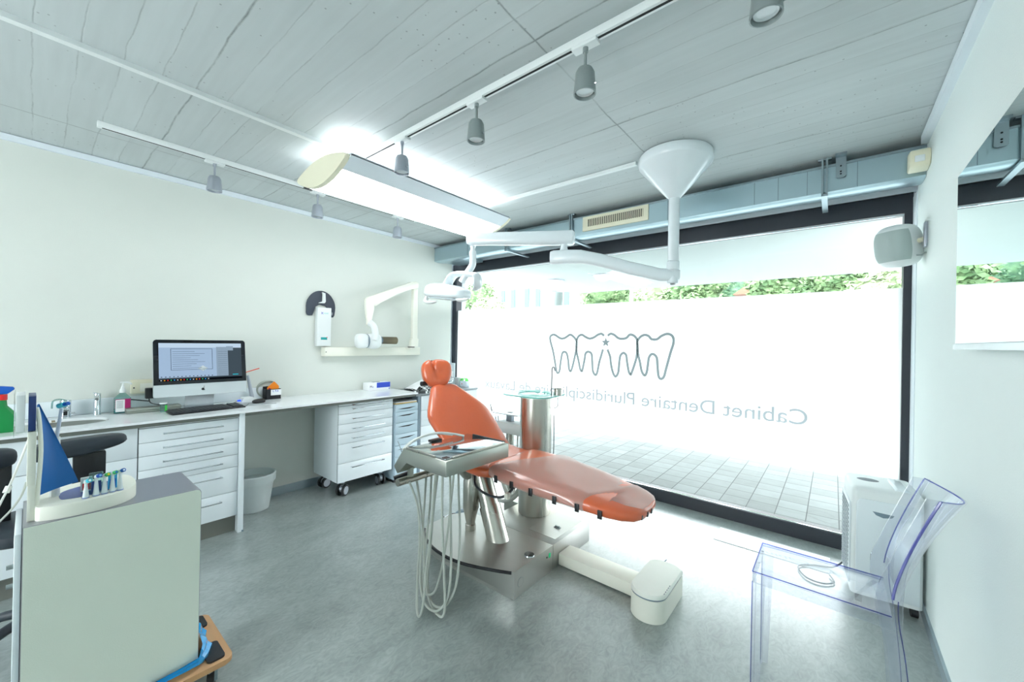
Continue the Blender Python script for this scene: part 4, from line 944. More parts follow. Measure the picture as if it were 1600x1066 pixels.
# backrest in its own plane (s along the slope, w across), mapped to the world
def bp_(s_, w, n): # s from hip (0) to top (.74)
    a = math.radians(45+6*s_)
    x = -1.886-s_*.665; z = .6425+s_*.627
    nx, nz = math.sin(math.radians(43)), math.cos(math.radians(43))
    return Vector((x+nx*n, CY+w, z+nz*n))
def back_ring(s_, hw, th, dish, n=28):
    ring = []
    for i in range(n):
        a = 2*math.pi*i/n; c_, q_ = math.cos(a), math.sin(a)
        w = hw*math.copysign(abs(c_)**.55, c_); nn = th*math.copysign(abs(q_)**.75, q_)
        if q_ > 0: nn -= dish*(1-(w/hw)**2)
        ring.append(bp_(s_, w, nn))
    return ring
secs = [(-0.02, 0.2565, 0.0285, 0), (0.02, 0.2707, 0.0427, 0.0076), (0.12, 0.2774, 0.0475, 0.0133), (0.3, 0.2907, 0.0475, 0.0152), (0.4, 0.2964, 0.0456, 0.0152), (0.45, 0.286, 0.0446, 0.0142), (0.5, 0.26, 0.0437, 0.0114), (0.56, 0.222, 0.0408, 0.0095), (0.62, 0.183, 0.038, 0.0076), (0.67, 0.1472, 0.0351, 0.0057), (0.7, 0.1311, 0.0323, 0.0038), (0.72, 0.1045, 0.0228, 0), (0.73, 0.057, 0.0095, 0)]
MB().loft([back_ring(*q) for q in secs]).build('backrest', orange, t, ang=60)
# steel rail and socket of the headrest
MB().tube([bp_(.66, 0, -.02), bp_(.74, 0, -.012), bp_(.80, 0, -.02)], .016, 12, 3, flat=2).build('headrest_rail', steel, t)
MB().tube([bp_(.745, -.085, .01), bp_(.735, 0, .022), bp_(.745, .09, .012), bp_(.77, .125, .02), bp_(.80, .13, .01)], .006, 10, 5).build('headrest_clamp', chrome, t)
MB().cyl(bp_(.79, -.155, -.03), bp_(.79, -.10, -.03), .018, n=16).build('adjuster_knob', black_pl, t)
# headrest: two lobes with a hollow between
def hr(q):
    r_ = q.copy()
    g_ = .6*math.exp(-((q.x+.036-.3*max(0, .07-q.z))/.013)**2)*max(0, min(1, .5+q.z/.13))      # groove offset to the left lobe
    h_ = math.exp(-((q.x-.03)/.055)**2)*max(0, .75-abs(q.z)/.2)
    if q.y < 0: r_.y += .050*g_+.028*h_
    if q.z > 0: r_.z -= .008*math.exp(-((q.x+.028)/.018)**2)
    r_.x *= .90; r_.z *= .88; r_.x *= 1+.10*(q.z/.13)-.22*max(0, -q.z/.13)**2
    return r_
HRM = Matrix.Translation((-2.408, 2.019, 1.1887)) @ Matrix.Rotation(math.radians(62), 4, 'Z') @ Matrix.Rotation(math.radians(-14), 4, 'X')
MB().ell((0, 0, 0), (.130, .059, .129), 96, 48, .72, hr).xf(HRM).build('headrest', orange, t, ang=70)
# seat and leg rest
def seat_ring(x, zt, hw, th, k=.6, n=36, crown=.0, cy=CY):
    ring = []
    for i in range(n):
        a = 2*math.pi*i/n; c_, q_ = math.cos(a), math.sin(a)
        w = hw*math.copysign(abs(c_)**k, c_); zz = th*math.copysign(abs(q_)**.7, q_)
        if q_ > 0: zz += crown*(1-(w/hw)**2)
        ring.append(Vector((x, cy+w, zt-th+zz)))
    return ring
hip = [(-1.995, 0.6995, 0.228, 0.0095), (-1.9665, 0.7071, 0.2517, 0.0333), (-1.9, 0.7014, 0.2726, 0.0494), (-1.805, 0.6881, 0.2812, 0.0522), (-1.71, 0.6853, 0.2831, 0.0522), (-1.634, 0.6881, 0.2774, 0.0475), (-1.615, 0.6853, 0.2565, 0.0285)]
MB().loft([seat_ring(x, z, h_, th, crown=-.012) for x, z, h_, th in hip]).build('hip_cushion', orange, t, ang=70)
legs = [(-1.6482, 0.6948, 0.19, 0.0114), (-1.6435, 0.7033, 0.2422, 0.0333), (-1.615, 0.7071, 0.2679, 0.0522), (-1.539, 0.7071, 0.2755, 0.0608), (-1.425, 0.7014, 0.2736, 0.0608), (-1.2825, 0.6881, 0.2641, 0.0589), (-1.14, 0.6748, 0.2508, 0.0551), (-0.9975, 0.6596, 0.2346, 0.0513), (-0.874, 0.6444, 0.2137, 0.0466), (-0.8075, 0.6349, 0.1881, 0.0427), (-0.76, 0.6254, 0.152, 0.037), (-0.7362, 0.6159, 0.1092, 0.0285), (-0.7277, 0.6045, 0.057, 0.0142)]
MB().loft([seat_ring(x, z, h_, th, crown=-.008, cy=CY+.0) for x, z, h_, th in legs]).build('leg_cushion', orange, t, ang=70)
# clear protective sheet drawn over the leg part
sh = []
for i_, (x, z, h_, th) in enumerate(legs[2:-1]):
    bend = (.24, .18, .095)[i_] if i_ < 3 else 0
    ring = []
    for i in range(25):
        a = math.radians(205-(205+22)*i/24) if x < -.885 else math.radians(118-(118+30)*i/24)
        c_, q_ = math.cos(a), math.sin(a)
        w = (h_+.005)*math.copysign(abs(c_)**.6, c_); zz = (th+.005)*math.copysign(abs(q_)**.7, q_)
        if q_ > 0: zz -= .008*(1-(w/h_)**2)-.002*math.sin(x*37+w*25)
        ring.append(Vector((x+bend*max(0, w+h_)/(2*h_), CY+w, z-th+zz)))
    sh.append(ring)
MB().loft(sh, False, False).build('protective_sheet', plastic_film, t, ang=70)
def near_low(x):
    for (a, b) in zip(legs[2:], legs[3:]):
        if a[0] <= x <= b[0]:
            f_ = (x-a[0])/(b[0]-a[0]); z = a[1]+(b[1]-a[1])*f_; h_ = a[2]+(b[2]-a[2])*f_; th = a[3]+(b[3]-a[3])*f_
            return CY-h_-.006, z-th*1.45
for x in (-1.55, -1.43, -1.30, -1.15, -1.02, -.90):
    y_, z_ = near_low(x)
    MB().box(x-.012, x+.012, y_-.003, y_+.004, z_-.012, z_+.030, .001).build('sheet_clip', black_pl, t)
for y_, x in ((1.96, -.735), (2.015, -.727), (2.07, -.727)):
    MB().box(x-.003, x+.003, y_-.008, y_+.008, .566, .590, .001).build('sheet_clip', black_pl, t)
# under-frame and inclined column
MB().prism([(-2.0, .615), (-1.70, .605), (-1.40, .595), (-1.40, .58), (-1.70, .56), (-1.90, .555), (-2.02, .585)], 1.95, 2.16, 'y', bev=.012).build('seat_frame', M('grey_metal_underframe', (120, 124, 126), .4, .5), t)
MB().prism([(-1.93, .60), (-2.03, .60), (-2.28, .83), (-2.33, .95), (-2.24, .87)], 2.0, 2.10, 'y', bev=.01).build('back_frame', M('grey_metal_backframe', (120, 124, 126), .4, .5), t)
c0, c1 = Vector((-1.695, 1.965, .156)), Vector((-1.91, 2.0, .60))
ax = (c1-c0).normalized()
lower = []
for q in (0.0, .001):
    pass
def slanted(p0, r, z0, p1, n=32):
    u = ax.orthogonal().normalized(); w = ax.cross(u); a_, b_2 = [], []
    for i in range(n):
        th = 2*math.pi*i/n; o_ = u*(r*math.cos(th))+w*(r*math.sin(th))
        k_ = (z0-(p0+o_).z)/ax.z; a_.append(p0+o_+ax*k_); b_2.append(p1+o_)
    return MB().loft([a_, b_2])
slanted(c0, .072, .157, c0.lerp(c1, .42)).build('column_sleeve', steel, t)
slanted(c0.lerp(c1, .3), .064, .3, c1).build('inclined_column', steel, t)

t = thing('unit_base', 'brushed steel floor base of the dental unit with rounded black edge', 'dental unit base', (-1.75, 2.1, 0))
top = [(-1.371, 2.129), (-1.371, 1.737), (-1.46, 1.690), (-1.56, 1.648), (-1.66, 1.615), (-1.76, 1.600), (-1.86, 1.603), (-1.95, 1.620), (-2.04, 1.652), (-2.11, 1.692), (-2.16, 1.735), (-2.19, 1.80), (-2.19, 2.0), (-2.12, 2.129)]
bot = [(-1.371, 2.129), (-1.371, 1.737), (-1.46, 1.731), (-1.56, 1.728), (-1.66, 1.725), (-1.76, 1.722), (-1.86, 1.720), (-1.95, 1.722), (-2.04, 1.728), (-2.10, 1.738), (-2.14, 1.76), (-2.16, 1.81), (-2.16, 2.0), (-2.10, 2.129)]
MB().loft([[(x, y, 0) for x, y in bot], [(x, y, .02) for x, y in bot], [(x, y, .156) for x, y in top]]).build('front_housing', steel_b, t, ang=25)
B(-1.94, -1.371, 2.133, 2.615, 0, .1555, .002).build('rear_housing', steel_b, t)
tr_ = [(x, y, .150) for x, y in top[2:11]]
MB().tube([( -1.385, 1.728, .150)]+tr_, .009, 10, 4).build('rubber_edge', rubber, t)
MB().tube([(-1.3705, 1.795+.026*math.cos(2*math.pi*i/24), .075+.026*math.sin(2*math.pi*i/24)) for i in range(24)], .0008, 5, 1, True).build('round_cover', slate, t)
MB().cyl((-1.3702, 1.795, .075), (-1.3698, 1.795, .075), .0255, n=28).build('round_cover_face', steel_b, t)
MB().cyl((-1.415, 1.935, .156), (-1.415, 1.935, .162), .032, .03, n=32).build('foot_button', steel_p, t)
B(-1.3712, -1.368, 2.082, 2.10, .093, .122, .002).build('green_switch', M('green_rocker_switch', (0, 170, 110), .3, emit=(0, 200, 130), estr=.4), t)
MB().cyl((-1.372, 2.062, .105), (-1.3692, 2.062, .105), .006, n=14).build('black_button', black_pl, t)
MB().box(-1.50, -1.455, 2.335, 2.36, .156, .163, .002).box(-1.495, -1.46, 2.342, 2.353, .163, .170, .001).build('latch', lamp_grey, t)
B(-1.62, -1.40, 2.20, 2.56, .1556, .1575).build('service_flap', steel_b, t)
t = thing('foot_lever', 'small steel foot lever with oval plate behind the base', 'foot lever', (-2.25, 2.2, 0))
MB().ell((-2.25, 2.17, .11), (.03, .075, .008), 24, 8).build('lever_plate', slate, t)
MB().tube([(-2.28, 2.02, .10), (-2.26, 2.10, .11), (-2.23, 2.14, .07), (-2.215, 2.15, .0)], .007, 10, 4).build('lever_rod', chrome, t)
MB().ell((-2.285, 2.01, .10), (.014, .014, .014), 16, 10).build('lever_knob', chrome, t)

# instrument table
t = thing('instrument_table', 'steel dentist instrument table with polished tray on a pole', 'instrument table', (-1.905, 1.92, .157))
MB().lathe([(.036, .157), (.036, .195), (.030, .20), (.042, .26), (.052, .30), (.055, .305), (.055, .50), (.05, .51), (.05, .545), (.045, .552)], (-1.915, 1.93, 0), 32).build('pole', steel, t)
MB().tube([(-1.915, 1.93, .53), (-1.90, 1.86, .56), (-1.82, 1.74, .66), (-1.74, 1.66, .735), (-1.72, 1.64, .757)], .034, 14, 4).build('swing_arm', steel_t, t)
prof = [(-1.505, .838), (-1.865, .838), (-1.955, .722), (-1.920, .685), (-1.895, .70), (-1.835, .768), (-1.745, .757), (-1.505, .757)]
MB().prism(prof, 1.335, 1.83, 'y', bev=.004).build('housing', steel_t, t)
B(-1.84, -1.525, 1.345, 1.815, .8385, .846, .002).build('tray_plate', steel_p, t)
fr2 = MB().box(-1.845, -1.60, 1.338, 1.345, .838, .850, .001).box(-1.523, -1.516, 1.39, 1.80, .838, .850, .001)
fr2.build('tray_rim', steel, t)
B(-1.80, -1.53, 1.816, 1.824, .838, .849, .001).build('rear_rim', M('dark_rim_metal', (60, 66, 70), .4, .5), t)
B(-1.555, -1.523, 1.345, 1.38, .8462, .8475).build('corner_gap', black_pl, t)
MB().cyl((-1.90, 1.325, .640), (-1.90, 1.70, .640), .0215, n=28).build('grab_bar', steel, t)
MB().box(-1.912, -1.888, 1.40, 1.425, .655, .72).box(-1.912, -1.888, 1.60, 1.625, .655, .72).build('bar_bracket', steel_t, t)
MB().cyl((-1.985, 1.36, .635), (-1.94, 1.46, .665), .014, n=14).build('black_grip', black_pl, t)
MB().cyl((-1.93, 1.37, .80), (-1.955, 1.36, .86), .0025, n=8).build('probe', chrome, t)
MB().tube([(-1.865, 1.345, .835), (-1.868, 1.40, .865), (-1.865, 1.48, .885), (-1.85, 1.58, .888), (-1.82, 1.68, .868), (-1.80, 1.74, .850)], .007, 10, 6).tube([(-1.885, 1.345, .828), (-1.888, 1.40, .860), (-1.885, 1.48, .878), (-1.87, 1.58, .880), (-1.84, 1.68, .860)], .005, 10, 6).tube([(-1.865, 1.345, .835), (-1.885, 1.345, .828)], .005, 6, 1).build('hose_bow', hose_w, t)
B(-1.88, -1.845, 1.52, 1.60, .8385, .852, .003).build('black_rest', black_pl, t)
def hose(pts, r=.0066, m=hose_m, nm='instrument_hose', par=None): return MB().tube(pts, r, 8, 6).build(nm, m, par)
HT = t
hose([(-1.885, 1.39, .64), (-1.80, 1.39, .52), (-1.75, 1.37, .36), (-1.735, 1.35, .18), (-1.685, 1.31, .035), (-1.64, 1.295, .02), (-1.645, 1.32, .08), (-1.665, 1.35, .22), (-1.665, 1.38, .45), (-1.66, 1.40, .757)], par=HT)
hose([(-1.89, 1.45, .62), (-1.87, 1.46, .50), (-1.84, 1.47, .30), (-1.79, 1.44, .13), (-1.68, 1.39, .035), (-1.56, 1.36, .022), (-1.545, 1.38, .06), (-1.58, 1.40, .24), (-1.625, 1.42, .50), (-1.64, 1.43, .757)], par=HT)
hose([(-1.89, 1.52, .62), (-1.89, 1.51, .48), (-1.87, 1.48, .25), (-1.80, 1.42, .09), (-1.70, 1.37, .03), (-1.59, 1.36, .035), (-1.55, 1.40, .10), (-1.57, 1.44, .24), (-1.635, 1.49, .48), (-1.66, 1.50, .757)], par=HT)
hose([(-1.88, 1.60, .62), (-1.865, 1.56, .42), (-1.84, 1.52, .20), (-1.76, 1.44, .07), (-1.65, 1.39, .03), (-1.56, 1.40, .06), (-1.545, 1.46, .16), (-1.60, 1.53, .38), (-1.66, 1.57, .60), (-1.675, 1.58, .757)], par=HT)
hose([(-1.89, 1.56, .62), (-1.875, 1.54, .45), (-1.86, 1.50, .22), (-1.79, 1.43, .08), (-1.72, 1.40, .05), (-1.66, 1.42, .10), (-1.68, 1.50, .30), (-1.70, 1.56, .60), (-1.70, 1.57, .757)], par=HT)

# cuspidor
t = thing('cuspidor', 'round steel cuspidor column with green-edged glass bowl plate and tap', 'cuspidor', (-1.76, 2.46, .157))
MB().cyl((-1.76, 2.46, .158), (-1.76, 2.46, 1.03), .122, n=56).build('column', steel, t)
for a in (70, 205): pass
plate = []
for i in range(48):
    a = 2*math.pi*i/48; c_, s_ = math.cos(a), math.sin(a)
    x, y = .20*math.copysign(abs(c_)**.45, c_), .20*math.copysign(abs(s_)**.45, s_)
    plate.append((x, y))
hole = [(.125*math.cos(2*math.pi*i/48), .125*math.sin(2*math.pi*i/48)) for i in range(48)]
ang_ = math.radians(4)
def cp(p, z): return (-1.80+p[0]*math.cos(ang_)-p[1]*math.sin(ang_)+.0, 2.49+p[0]*math.sin(ang_)+p[1]*math.cos(ang_), z)
pm_ = MB(); pm_.loft([[cp(p, 1.042) for p in hole], [cp(p, 1.042) for p in plate], [cp(p, 1.052) for p in plate], [cp(p, 1.052) for p in hole], [cp(p, 1.042) for p in hole]], caps=False)
pm_.build('glass_plate', tray_glass, t)
MB().tube([cp((p[0]*1.0, p[1]*1.0), 1.047) for p in plate], .0045, 6, 1, True).tube([cp(p, 1.047) for p in hole], .003, 6, 1, True).build('plate_edge', M('green_glass_edge', (92, 168, 160), .1, coat=.5), t)
MB().loft([[cp((p[0]*k_, p[1]*k_), z_) for p in hole] for k_, z_ in ((1.0, 1.054), (1.04, 1.06), (1.0, 1.062), (.9, 1.045), (.5, .99), (.05, .98))], caps=False).build('bowl', tray_glass, t)
MB().tube([(-1.655, 2.51, 1.045), (-1.655, 2.51, 1.15), (-1.653, 2.51, 1.24), (-1.645, 2.505, 1.262), (-1.628, 2.50, 1.262), (-1.618, 2.498, 1.235)], .0045, 8, 4).build('cup_filler', M('dark_chrome', (110, 112, 116), .2, 1.0), t)
MB().lathe([(.03, 1.055), (.03, 1.10), (.033, 1.103), (.033, 1.106), (.026, 1.106), (.026, 1.06)], (-1.60, 2.515, 0), 24).build('steel_cup', steel, t)
MB().tube([(-1.60, 2.515, 1.04), (-1.598, 2.515, 1.0), (-1.60, 2.51, .97), (-1.625, 2.50, .955)], .003, 8, 4).tube([(-1.635, 2.52, .90), (-1.632, 2.52, .7), (-1.64, 2.52, .4)], .003, 8, 4).build('thin_cable', hose_d, t)

# assistant element
t = thing('assistant_unit', 'small white assistant instrument head with suction hoses, left of the cuspidor', 'assistant unit', (-2.20, 2.62, 0))
MB().prism([(-2.30, .665), (-2.30, .70), (-2.26, .76), (-1.90, .76), (-1.90, .665)], 2.58, 2.70, 'y', bev=.008).build('housing', white_pl, t)
B(-2.30, -2.02, 2.56, 2.72, .828, .835, .003).build('tray', steel_p, t)
MB().box(-2.20, -2.14, 2.63, 2.67, .76, .835, .003).build('tray_support', lamp_silver, t)
for y in (2.56, 2.62): MB().cyl((-2.40, y, .725), (-2.30, y, .735), .024, n=20).build('hose_holder', white_pl, t)
for i, (x, y) in enumerate(((-2.39, 2.55), (-2.36, 2.62), (-2.29, 2.60), (-2.26, 2.60))):
    MB().cyl((x, y, .745), (x-.01, y, .80), .010, .008, n=12).build('handpiece', chrome, t)
MB().tube([(-2.39, 2.55, .80), (-2.392, 2.55, .86)], .004, 8, 1).tube([(-2.34, 2.60, .83), (-2.37, 2.60, .92)], lambda q: .006*(1-.7*q), 8, 1).build('suction_tip', hose_d, t)
MB().cyl((-2.16, 2.64, .20), (-2.16, 2.64, .67), .035, n=24).build('support_pole', steel, t)
MB().box(-2.18, -1.945, 2.60, 2.68, .02, .1).cyl((-2.16, 2.64, .0), (-2.16, 2.64, .22), .04, n=24).build('pole_foot', steel_t, t)
hose([(-2.35, 2.56, .70), (-2.34, 2.55, .55), (-2.28, 2.50, .30), (-2.16, 2.46, .16), (-2.0, 2.44, .175), (-1.90, 2.45, .26)], .014, hose_m, 'suction_hose', t)
hose([(-2.31, 2.62, .70), (-2.28, 2.58, .50), (-2.12, 2.50, .30), (-2.0, 2.46, .20), (-1.90, 2.45, .30), (-1.89, 2.45, .42)], .018, hose_m, 'suction_hose', t)
hose([(-2.06, 2.62, .67), (-2.05, 2.60, .5), (-2.04, 2.54, .32), (-1.98, 2.48, .23), (-1.92, 2.45, .25)], .006, hose_m, 'thin_hose', t)
hose([(-1.98, 2.62, .67), (-1.985, 2.58, .45), (-2.0, 2.52, .25), (-1.97, 2.47, .2)], .006, hose_m, 'thin_hose', t)
hose([(-2.02, 2.62, .67), (-2.0, 2.58, .5), (-1.99, 2.5, .35), (-1.93, 2.45, .3)], .009, hose_m, 'thin_hose', t)
t = thing('chair_cable', 'dark cable drooping under the seat of the dental chair', 'cable', (-1.8, 2.0, .5))
MB().tube([(-1.85, 1.90, .575), (-1.80, 1.85, .515), (-1.70, 1.83, .49), (-1.60, 1.83, .49), (-1.54, 1.85, .51), (-1.52, 1.92, .555)], .008, 10, 6).build('cable_loop', hose_d, t)
B(-1.54, -1.515, 1.835, 1.865, .495, .53, .003).build('cable_clip', warm_white, t)

# foot control
t = thing('foot_control', 'cream foot control pedal with arm joined to the dental unit base', 'foot control', (-.75, 2.25, 0))
B(-1.368, -.86, 2.19, 2.335, .008, .082, .006).build('arm', warm_white, t)
fo = []
for i in range(17):
    a = math.pi+math.pi*i/16; fo.append((-.752+.094*math.cos(a), 2.125+.085*math.sin(a)))
fo += [(-.658, 2.40), (-.70, 2.43), (-.80, 2.43), (-.846, 2.40)]
MB().loft([[(x, y, 0.002) for x, y in fo], [(x, y, .12) for x, y in fo]]).build('pedal_body', warm_white, t)
MB().loft([[(x*.97-.0226, 2.125+(y-2.125)*.97, .12) for x, y in fo], [(x*.97-.0226, 2.125+(y-2.125)*.97, .128) for x, y in fo]]).build('gap_ring', slate, t)
MB().loft([[(x, y, .128+.0*y) for x, y in fo], [(x, y, .142) for x, y in fo], [(-.752+(x+.752)*.95, 2.2+(y-2.2)*.97, .150) for x, y in fo]]).build('pedal_plate', M('pedal_plate_cream', (232, 234, 226), .4, bump=.2, bscale=300), t)
for i in range(5): B(-.668, -.664, 2.10+i*.022, 2.112+i*.022, .1505, .1515).build('symbol', grey_ink, t)
MB().cyl((-.80, 2.43, .10), (-.76, 2.435, .16), .003, n=8).build('hinge_pin', slate, t)

# ================================================================== FOREGROUND CART, DOLLY, DISPLAY
t = thing('metal_cart', 'cream laminate and grey metal cart in the left foreground', 'cart', (-2.105, .215, .15))
CX0, CX1, CY0, CY1, CZ0, CZ1 = -2.262, -1.952, -.008, .442, .14, .84
MB().prism([(CY0, CZ0), (CY1, CZ0), (CY1, CZ1-.014), (CY1-.004, CZ1-.005), (CY1-.014, CZ1), (CY0, CZ1)], CX0, CX1, 'x').build('shell', cart_metal, t)
MB().prism([(CY0+.002, CZ0+.002), (CY1-.002, CZ0+.002), (CY1-.002, CZ1-.015), (CY1-.006, CZ1-.006), (CY1-.015, CZ1-.002), (CY0+.002, CZ1-.002)], CX1, CX1+.003, 'x').build('side_panel', cart_face, t)
B(CX0+.01, CX1-.006, CY0-.016, CY0-.001, CZ0+.01, CZ1-.02, .003).build('door', white_gloss, t)
for z in (.72, .66): MB().cyl((CX1-.02, CY0-.016, z), (CX1-.02, CY0-.030, z), .007, n=16).build('knob', lamp_grey, t)
t = thing('wooden_dolly', 'small plywood moving dolly on black castors under the cart', 'dolly', (-2.08, .28, 0))
def rrp(x0, x1, y0, y1, r, n=6):
    return [(p[0], p[1]) for p in rr(x0, x1, y0, y1, 0, r, n)]
MB().prism(rrp(-2.30, -1.905, -.02, .552, .03), .108, .13, 'z', bev=.004).build('platform', wood, t)
for (x0, x1, y0, y1) in ((-2.05, -1.925, .468, .528), (-2.285, -2.19, .468, .53), (-2.05, -1.93, .0, .06), (-2.28, -2.16, .0, .06)):
    MB().prism(rrp(x0, x1, y0, y1, .015), .13, .1375, 'z').build('grip_pad', rubber, t)
for x, y, a in ((-1.965, .49, 1.2), (-2.24, .49, .3), (-1.965, .04, .9), (-2.24, .04, .2)):
    k_ = MB().box(x-.025, x+.025, y-.025, y+.025, .100, .108).cyl((x, y, .06), (x, y, .103), .014, n=14).box(x-.017, x+.017, y-.014, y+.018, .035, .085, .002).build('castor', galv_d, t)
    ox, oy = .012*math.cos(a), .012*math.sin(a)
    MB().cyl((x-ox, y-oy, .0405), (x+ox, y+oy, .0405), .040, n=28).build('wheel', rubber, k_)
t = thing('blue_film', 'crumpled shiny blue plastic film wrapped round the foot of the cart', 'plastic film', (-2.0, .46, .14))
rnd = random.Random(4)
rows = []
for i, (x, y) in enumerate([(-2.25, .47), (-2.21, .50), (-2.16, .485), (-2.11, .505), (-2.06, .485), (-2.01, .50), (-1.97, .478), (-1.944, .455), (-1.938, .44), (-1.935, .38), (-1.937, .30), (-1.934, .22), (-1.938, .12), (-1.940, .0)]):
    ztop = .27-.008*i if i < 8 else .175-.006*(i-8)
    yy = y; rows.append([(x+(.006 if k % 2 else 0)*(1 if x < -1.93 and i > 7 else 0), (yy-(yy-.448)*(k/5)**1.5 if i < 8 else yy)+(.006 if k % 2 and i < 8 else 0), .1395+(ztop-.1395)*k/5) for k in range(6)])
MB().loft(rows, False, False).build('film_wrap', blue_film, t, ang=10)

# toothbrush display on the cart
t = thing('toothbrush_display', 'cream toothbrush display base with a blue sail-shaped card', 'toothbrush display', (-2.06, .14, .84))
DZ = .8405
out = [(-1.992, .018), (-1.975, .035), (-1.962, .07), (-1.957, .12), (-1.962, .17), (-1.980, .215), (-2.01, .245), (-2.05, .262), (-2.12, .268), (-2.19, .262), (-2.225, .24), (-2.235, .20), (-2.22, .12), (-2.18, .05), (-2.13, .020), (-2.06, .012)]
op = [(v.x, v.y) for v in catmull([(x, y, 0) for x, y in out], 3, True)]
c_in = (-2.08, .14)
def ins(k_): return [(c_in[0]+(x-c_in[0])*k_, c_in[1]+(y-c_in[1])*k_) for x, y in op]
MB().loft([[(x, y, DZ) for x, y in op], [(x, y, .880) for x, y in op], [(x, y, .884) for x, y in ins(.98)], [(x, y, .8838) for x, y in ins(.90)]]).build('display_base', warm_white, t)
MB().prism([(x, y) for x, y in ins(.55)], .8839, .8843, 'z').build('blue_well', M('deep_blue_plastic', (24, 60, 140), .3), t)
def sailpt(u, v):
    # v 0..1 bottom to top, u 0..1 mast to clew
    yb, zb = .021, .912; yt, zt = .016, 1.212
    y0_ = yb+(yt-yb)*v+.006*math.sin(math.pi*v); z0_ = zb+(zt-zb)*v
    y1_ = .114+(.022-.114)*v**1.05; z1_ = .928+(1.212-.928)*v
    return Vector((-2.022-.035*math.sin(math.pi*u*.6), y0_+(y1_-y0_)*u, z0_+(z1_-z0_)*u))
g1 = [[sailpt(i/12, j/16) for i in range(13)] for j in range(17)]
g2 = [[p+Vector((-.004, -.0, 0)) for p in r_] for r_ in g1]
MB().loft([a+b[::-1] for a, b in zip(g1, g2)]).build('blue_sail', blue_sail, t)
MB().tube([(-2.018, .020, .875), (-2.018, .023, .95), (-2.018, .027, 1.06), (-2.02, .022, 1.16), (-2.022, .016, 1.205)], .0045, 10, 4, flat=1.5).build('mast', warm_white, t)
MB().prism([(-.002, .955), (.017, .955), (.017, 1.13), (-.002, 1.13)], -2.11, -2.0, 'x', bev=.002).prism([(.000, .8405), (.017, .8405), (.017, .957), (.000, .957)], -2.08, -2.0, 'x', bev=.001).build('support_block', warm_white, t)
MB().box(-2.13, -1.99, -.030, -.0285, 1.12, 1.258).box(-2.13, -1.99, .0185, .0195, 1.13, 1.2).box(-2.13, -1.99, -.030, .0195, 1.1305, 1.132).build('leaflet_holder', clear_gl, t)
hd_cols = [((70, 190, 210), (235, 240, 240)), ((30, 80, 170), (120, 190, 220)), ((60, 180, 90), (240, 200, 40)), ((70, 190, 120), (30, 110, 190)), ((20, 90, 170), (210, 230, 240))]
bristle = [M('bristle_colour', c[0], .6) for c in hd_cols]; bri2 = [M('bristle_accent', c[1], .6) for c in hd_cols]
lbs = ['toothbrush head in front, nearest the sail, pale aqua bristles', 'toothbrush head with dark blue striped bristles, second from the sail', 'toothbrush head with green and yellow bristles, third from the sail', 'toothbrush head with green and blue bristles, fourth from the sail', 'toothbrush head with plain blue bristles, farthest from the sail']
for i, (y, h_) in enumerate(((.128, .058), (.153, .068), (.174, .066), (.194, .068), (.214, .070))):
    x = -1.992-.004*i
    q = thing('brush_refill', lbs[i], 'toothbrush head', (x, y, .884), group='toothbrush heads standing in the display')
    MB().lathe([(.0085, .8845), (.0088, .888), (.007, .90), (.0045, .884+h_-.02), (.004, .884+h_-.004), (.002, .884+h_)], (x, y, 0), 16).build('shaft', M('frosted_white_plastic', (225, 234, 236), .3, coat=.3), q)
    MB().cyl((x, y, .884+h_-.004), (x+.006, y+.004, .884+h_), .0075, n=16).build('head_disc', white_pl, q)
    MB().cyl((x+.006, y+.004, .884+h_), (x+.013, y+.008, .884+h_+.003), .0068, n=16).build('bristles', bristle[i], q)
    MB().cyl((x+.0125, y+.008, .884+h_+.0028), (x+.0137, y+.0087, .884+h_+.0034), .0035, n=12).build('bristle_centre', bri2[i], q)
    MB().lathe([(.0095, .8846), (.0095, .8858)], (x+.001, y, 0), 14).build('colour_ring', blue_pl, q)
lbs = ['upright clear-topped refill pack just right of the sail on the display', 'light blue refill pack in the middle of the display', 'white refill pack at the back of the display']
for i, (x, y, w, h_, m_) in enumerate(((-2.03, .155, .035, .072, pale_clear), (-2.045, .198, .024, .060, M('aqua_pack_plastic', (40, 160, 210), .3)), (-2.075, .135, .03, .05, white_pl))):
    q = thing('refill_pack', lbs[i], 'refill pack', (x, y, .877), group='refill packs on the display')
    MB().box(x-.006, x+.006, y-w/2, y+w/2, .8845, .8845+h_, .002).build('pack_body', m_, q)
    MB().box(x+.0061, x+.0068, y-w*.35, y+w*.35, .89, .8845+h_*.6).build('pack_label', (navy, blue_pl, red_pl)[i], q)
q = thing('electric_toothbrush', 'white electric toothbrush with aqua bristle head behind the blue sail', 'toothbrush', (-2.09, .062, .877))
MB().tube([(-2.09, .060, .878), (-2.088, .061, .98), (-2.085, .062, 1.09)], lambda v: .013-.004*v, 18, 4).build('handle_body', white_pl, q)
MB().tube([(-2.085, .062, 1.088), (-2.078, .067, 1.14), (-2.07, .072, 1.19)], lambda v: .0055-.001*v, 14, 4).build('neck', M('lilac_white_plastic', (205, 212, 228), .3), q)
MB().cyl((-2.075, .066, 1.198), (-2.06, .078, 1.204), .009, n=16).build('brush_head', M('aqua_brush_plastic', (80, 200, 215), .3), q)
MB().cyl((-2.06, .078, 1.204), (-2.050, .086, 1.208), .0065, n=14).build('bristles', blue_pl, q)
MB().tube([(-2.085, .050, 1.19), (-2.08, .052, 1.215), (-2.065, .066, 1.222), (-2.05, .082, 1.218)], .0025, 6, 3).build('clear_cap', pale_clear, q)
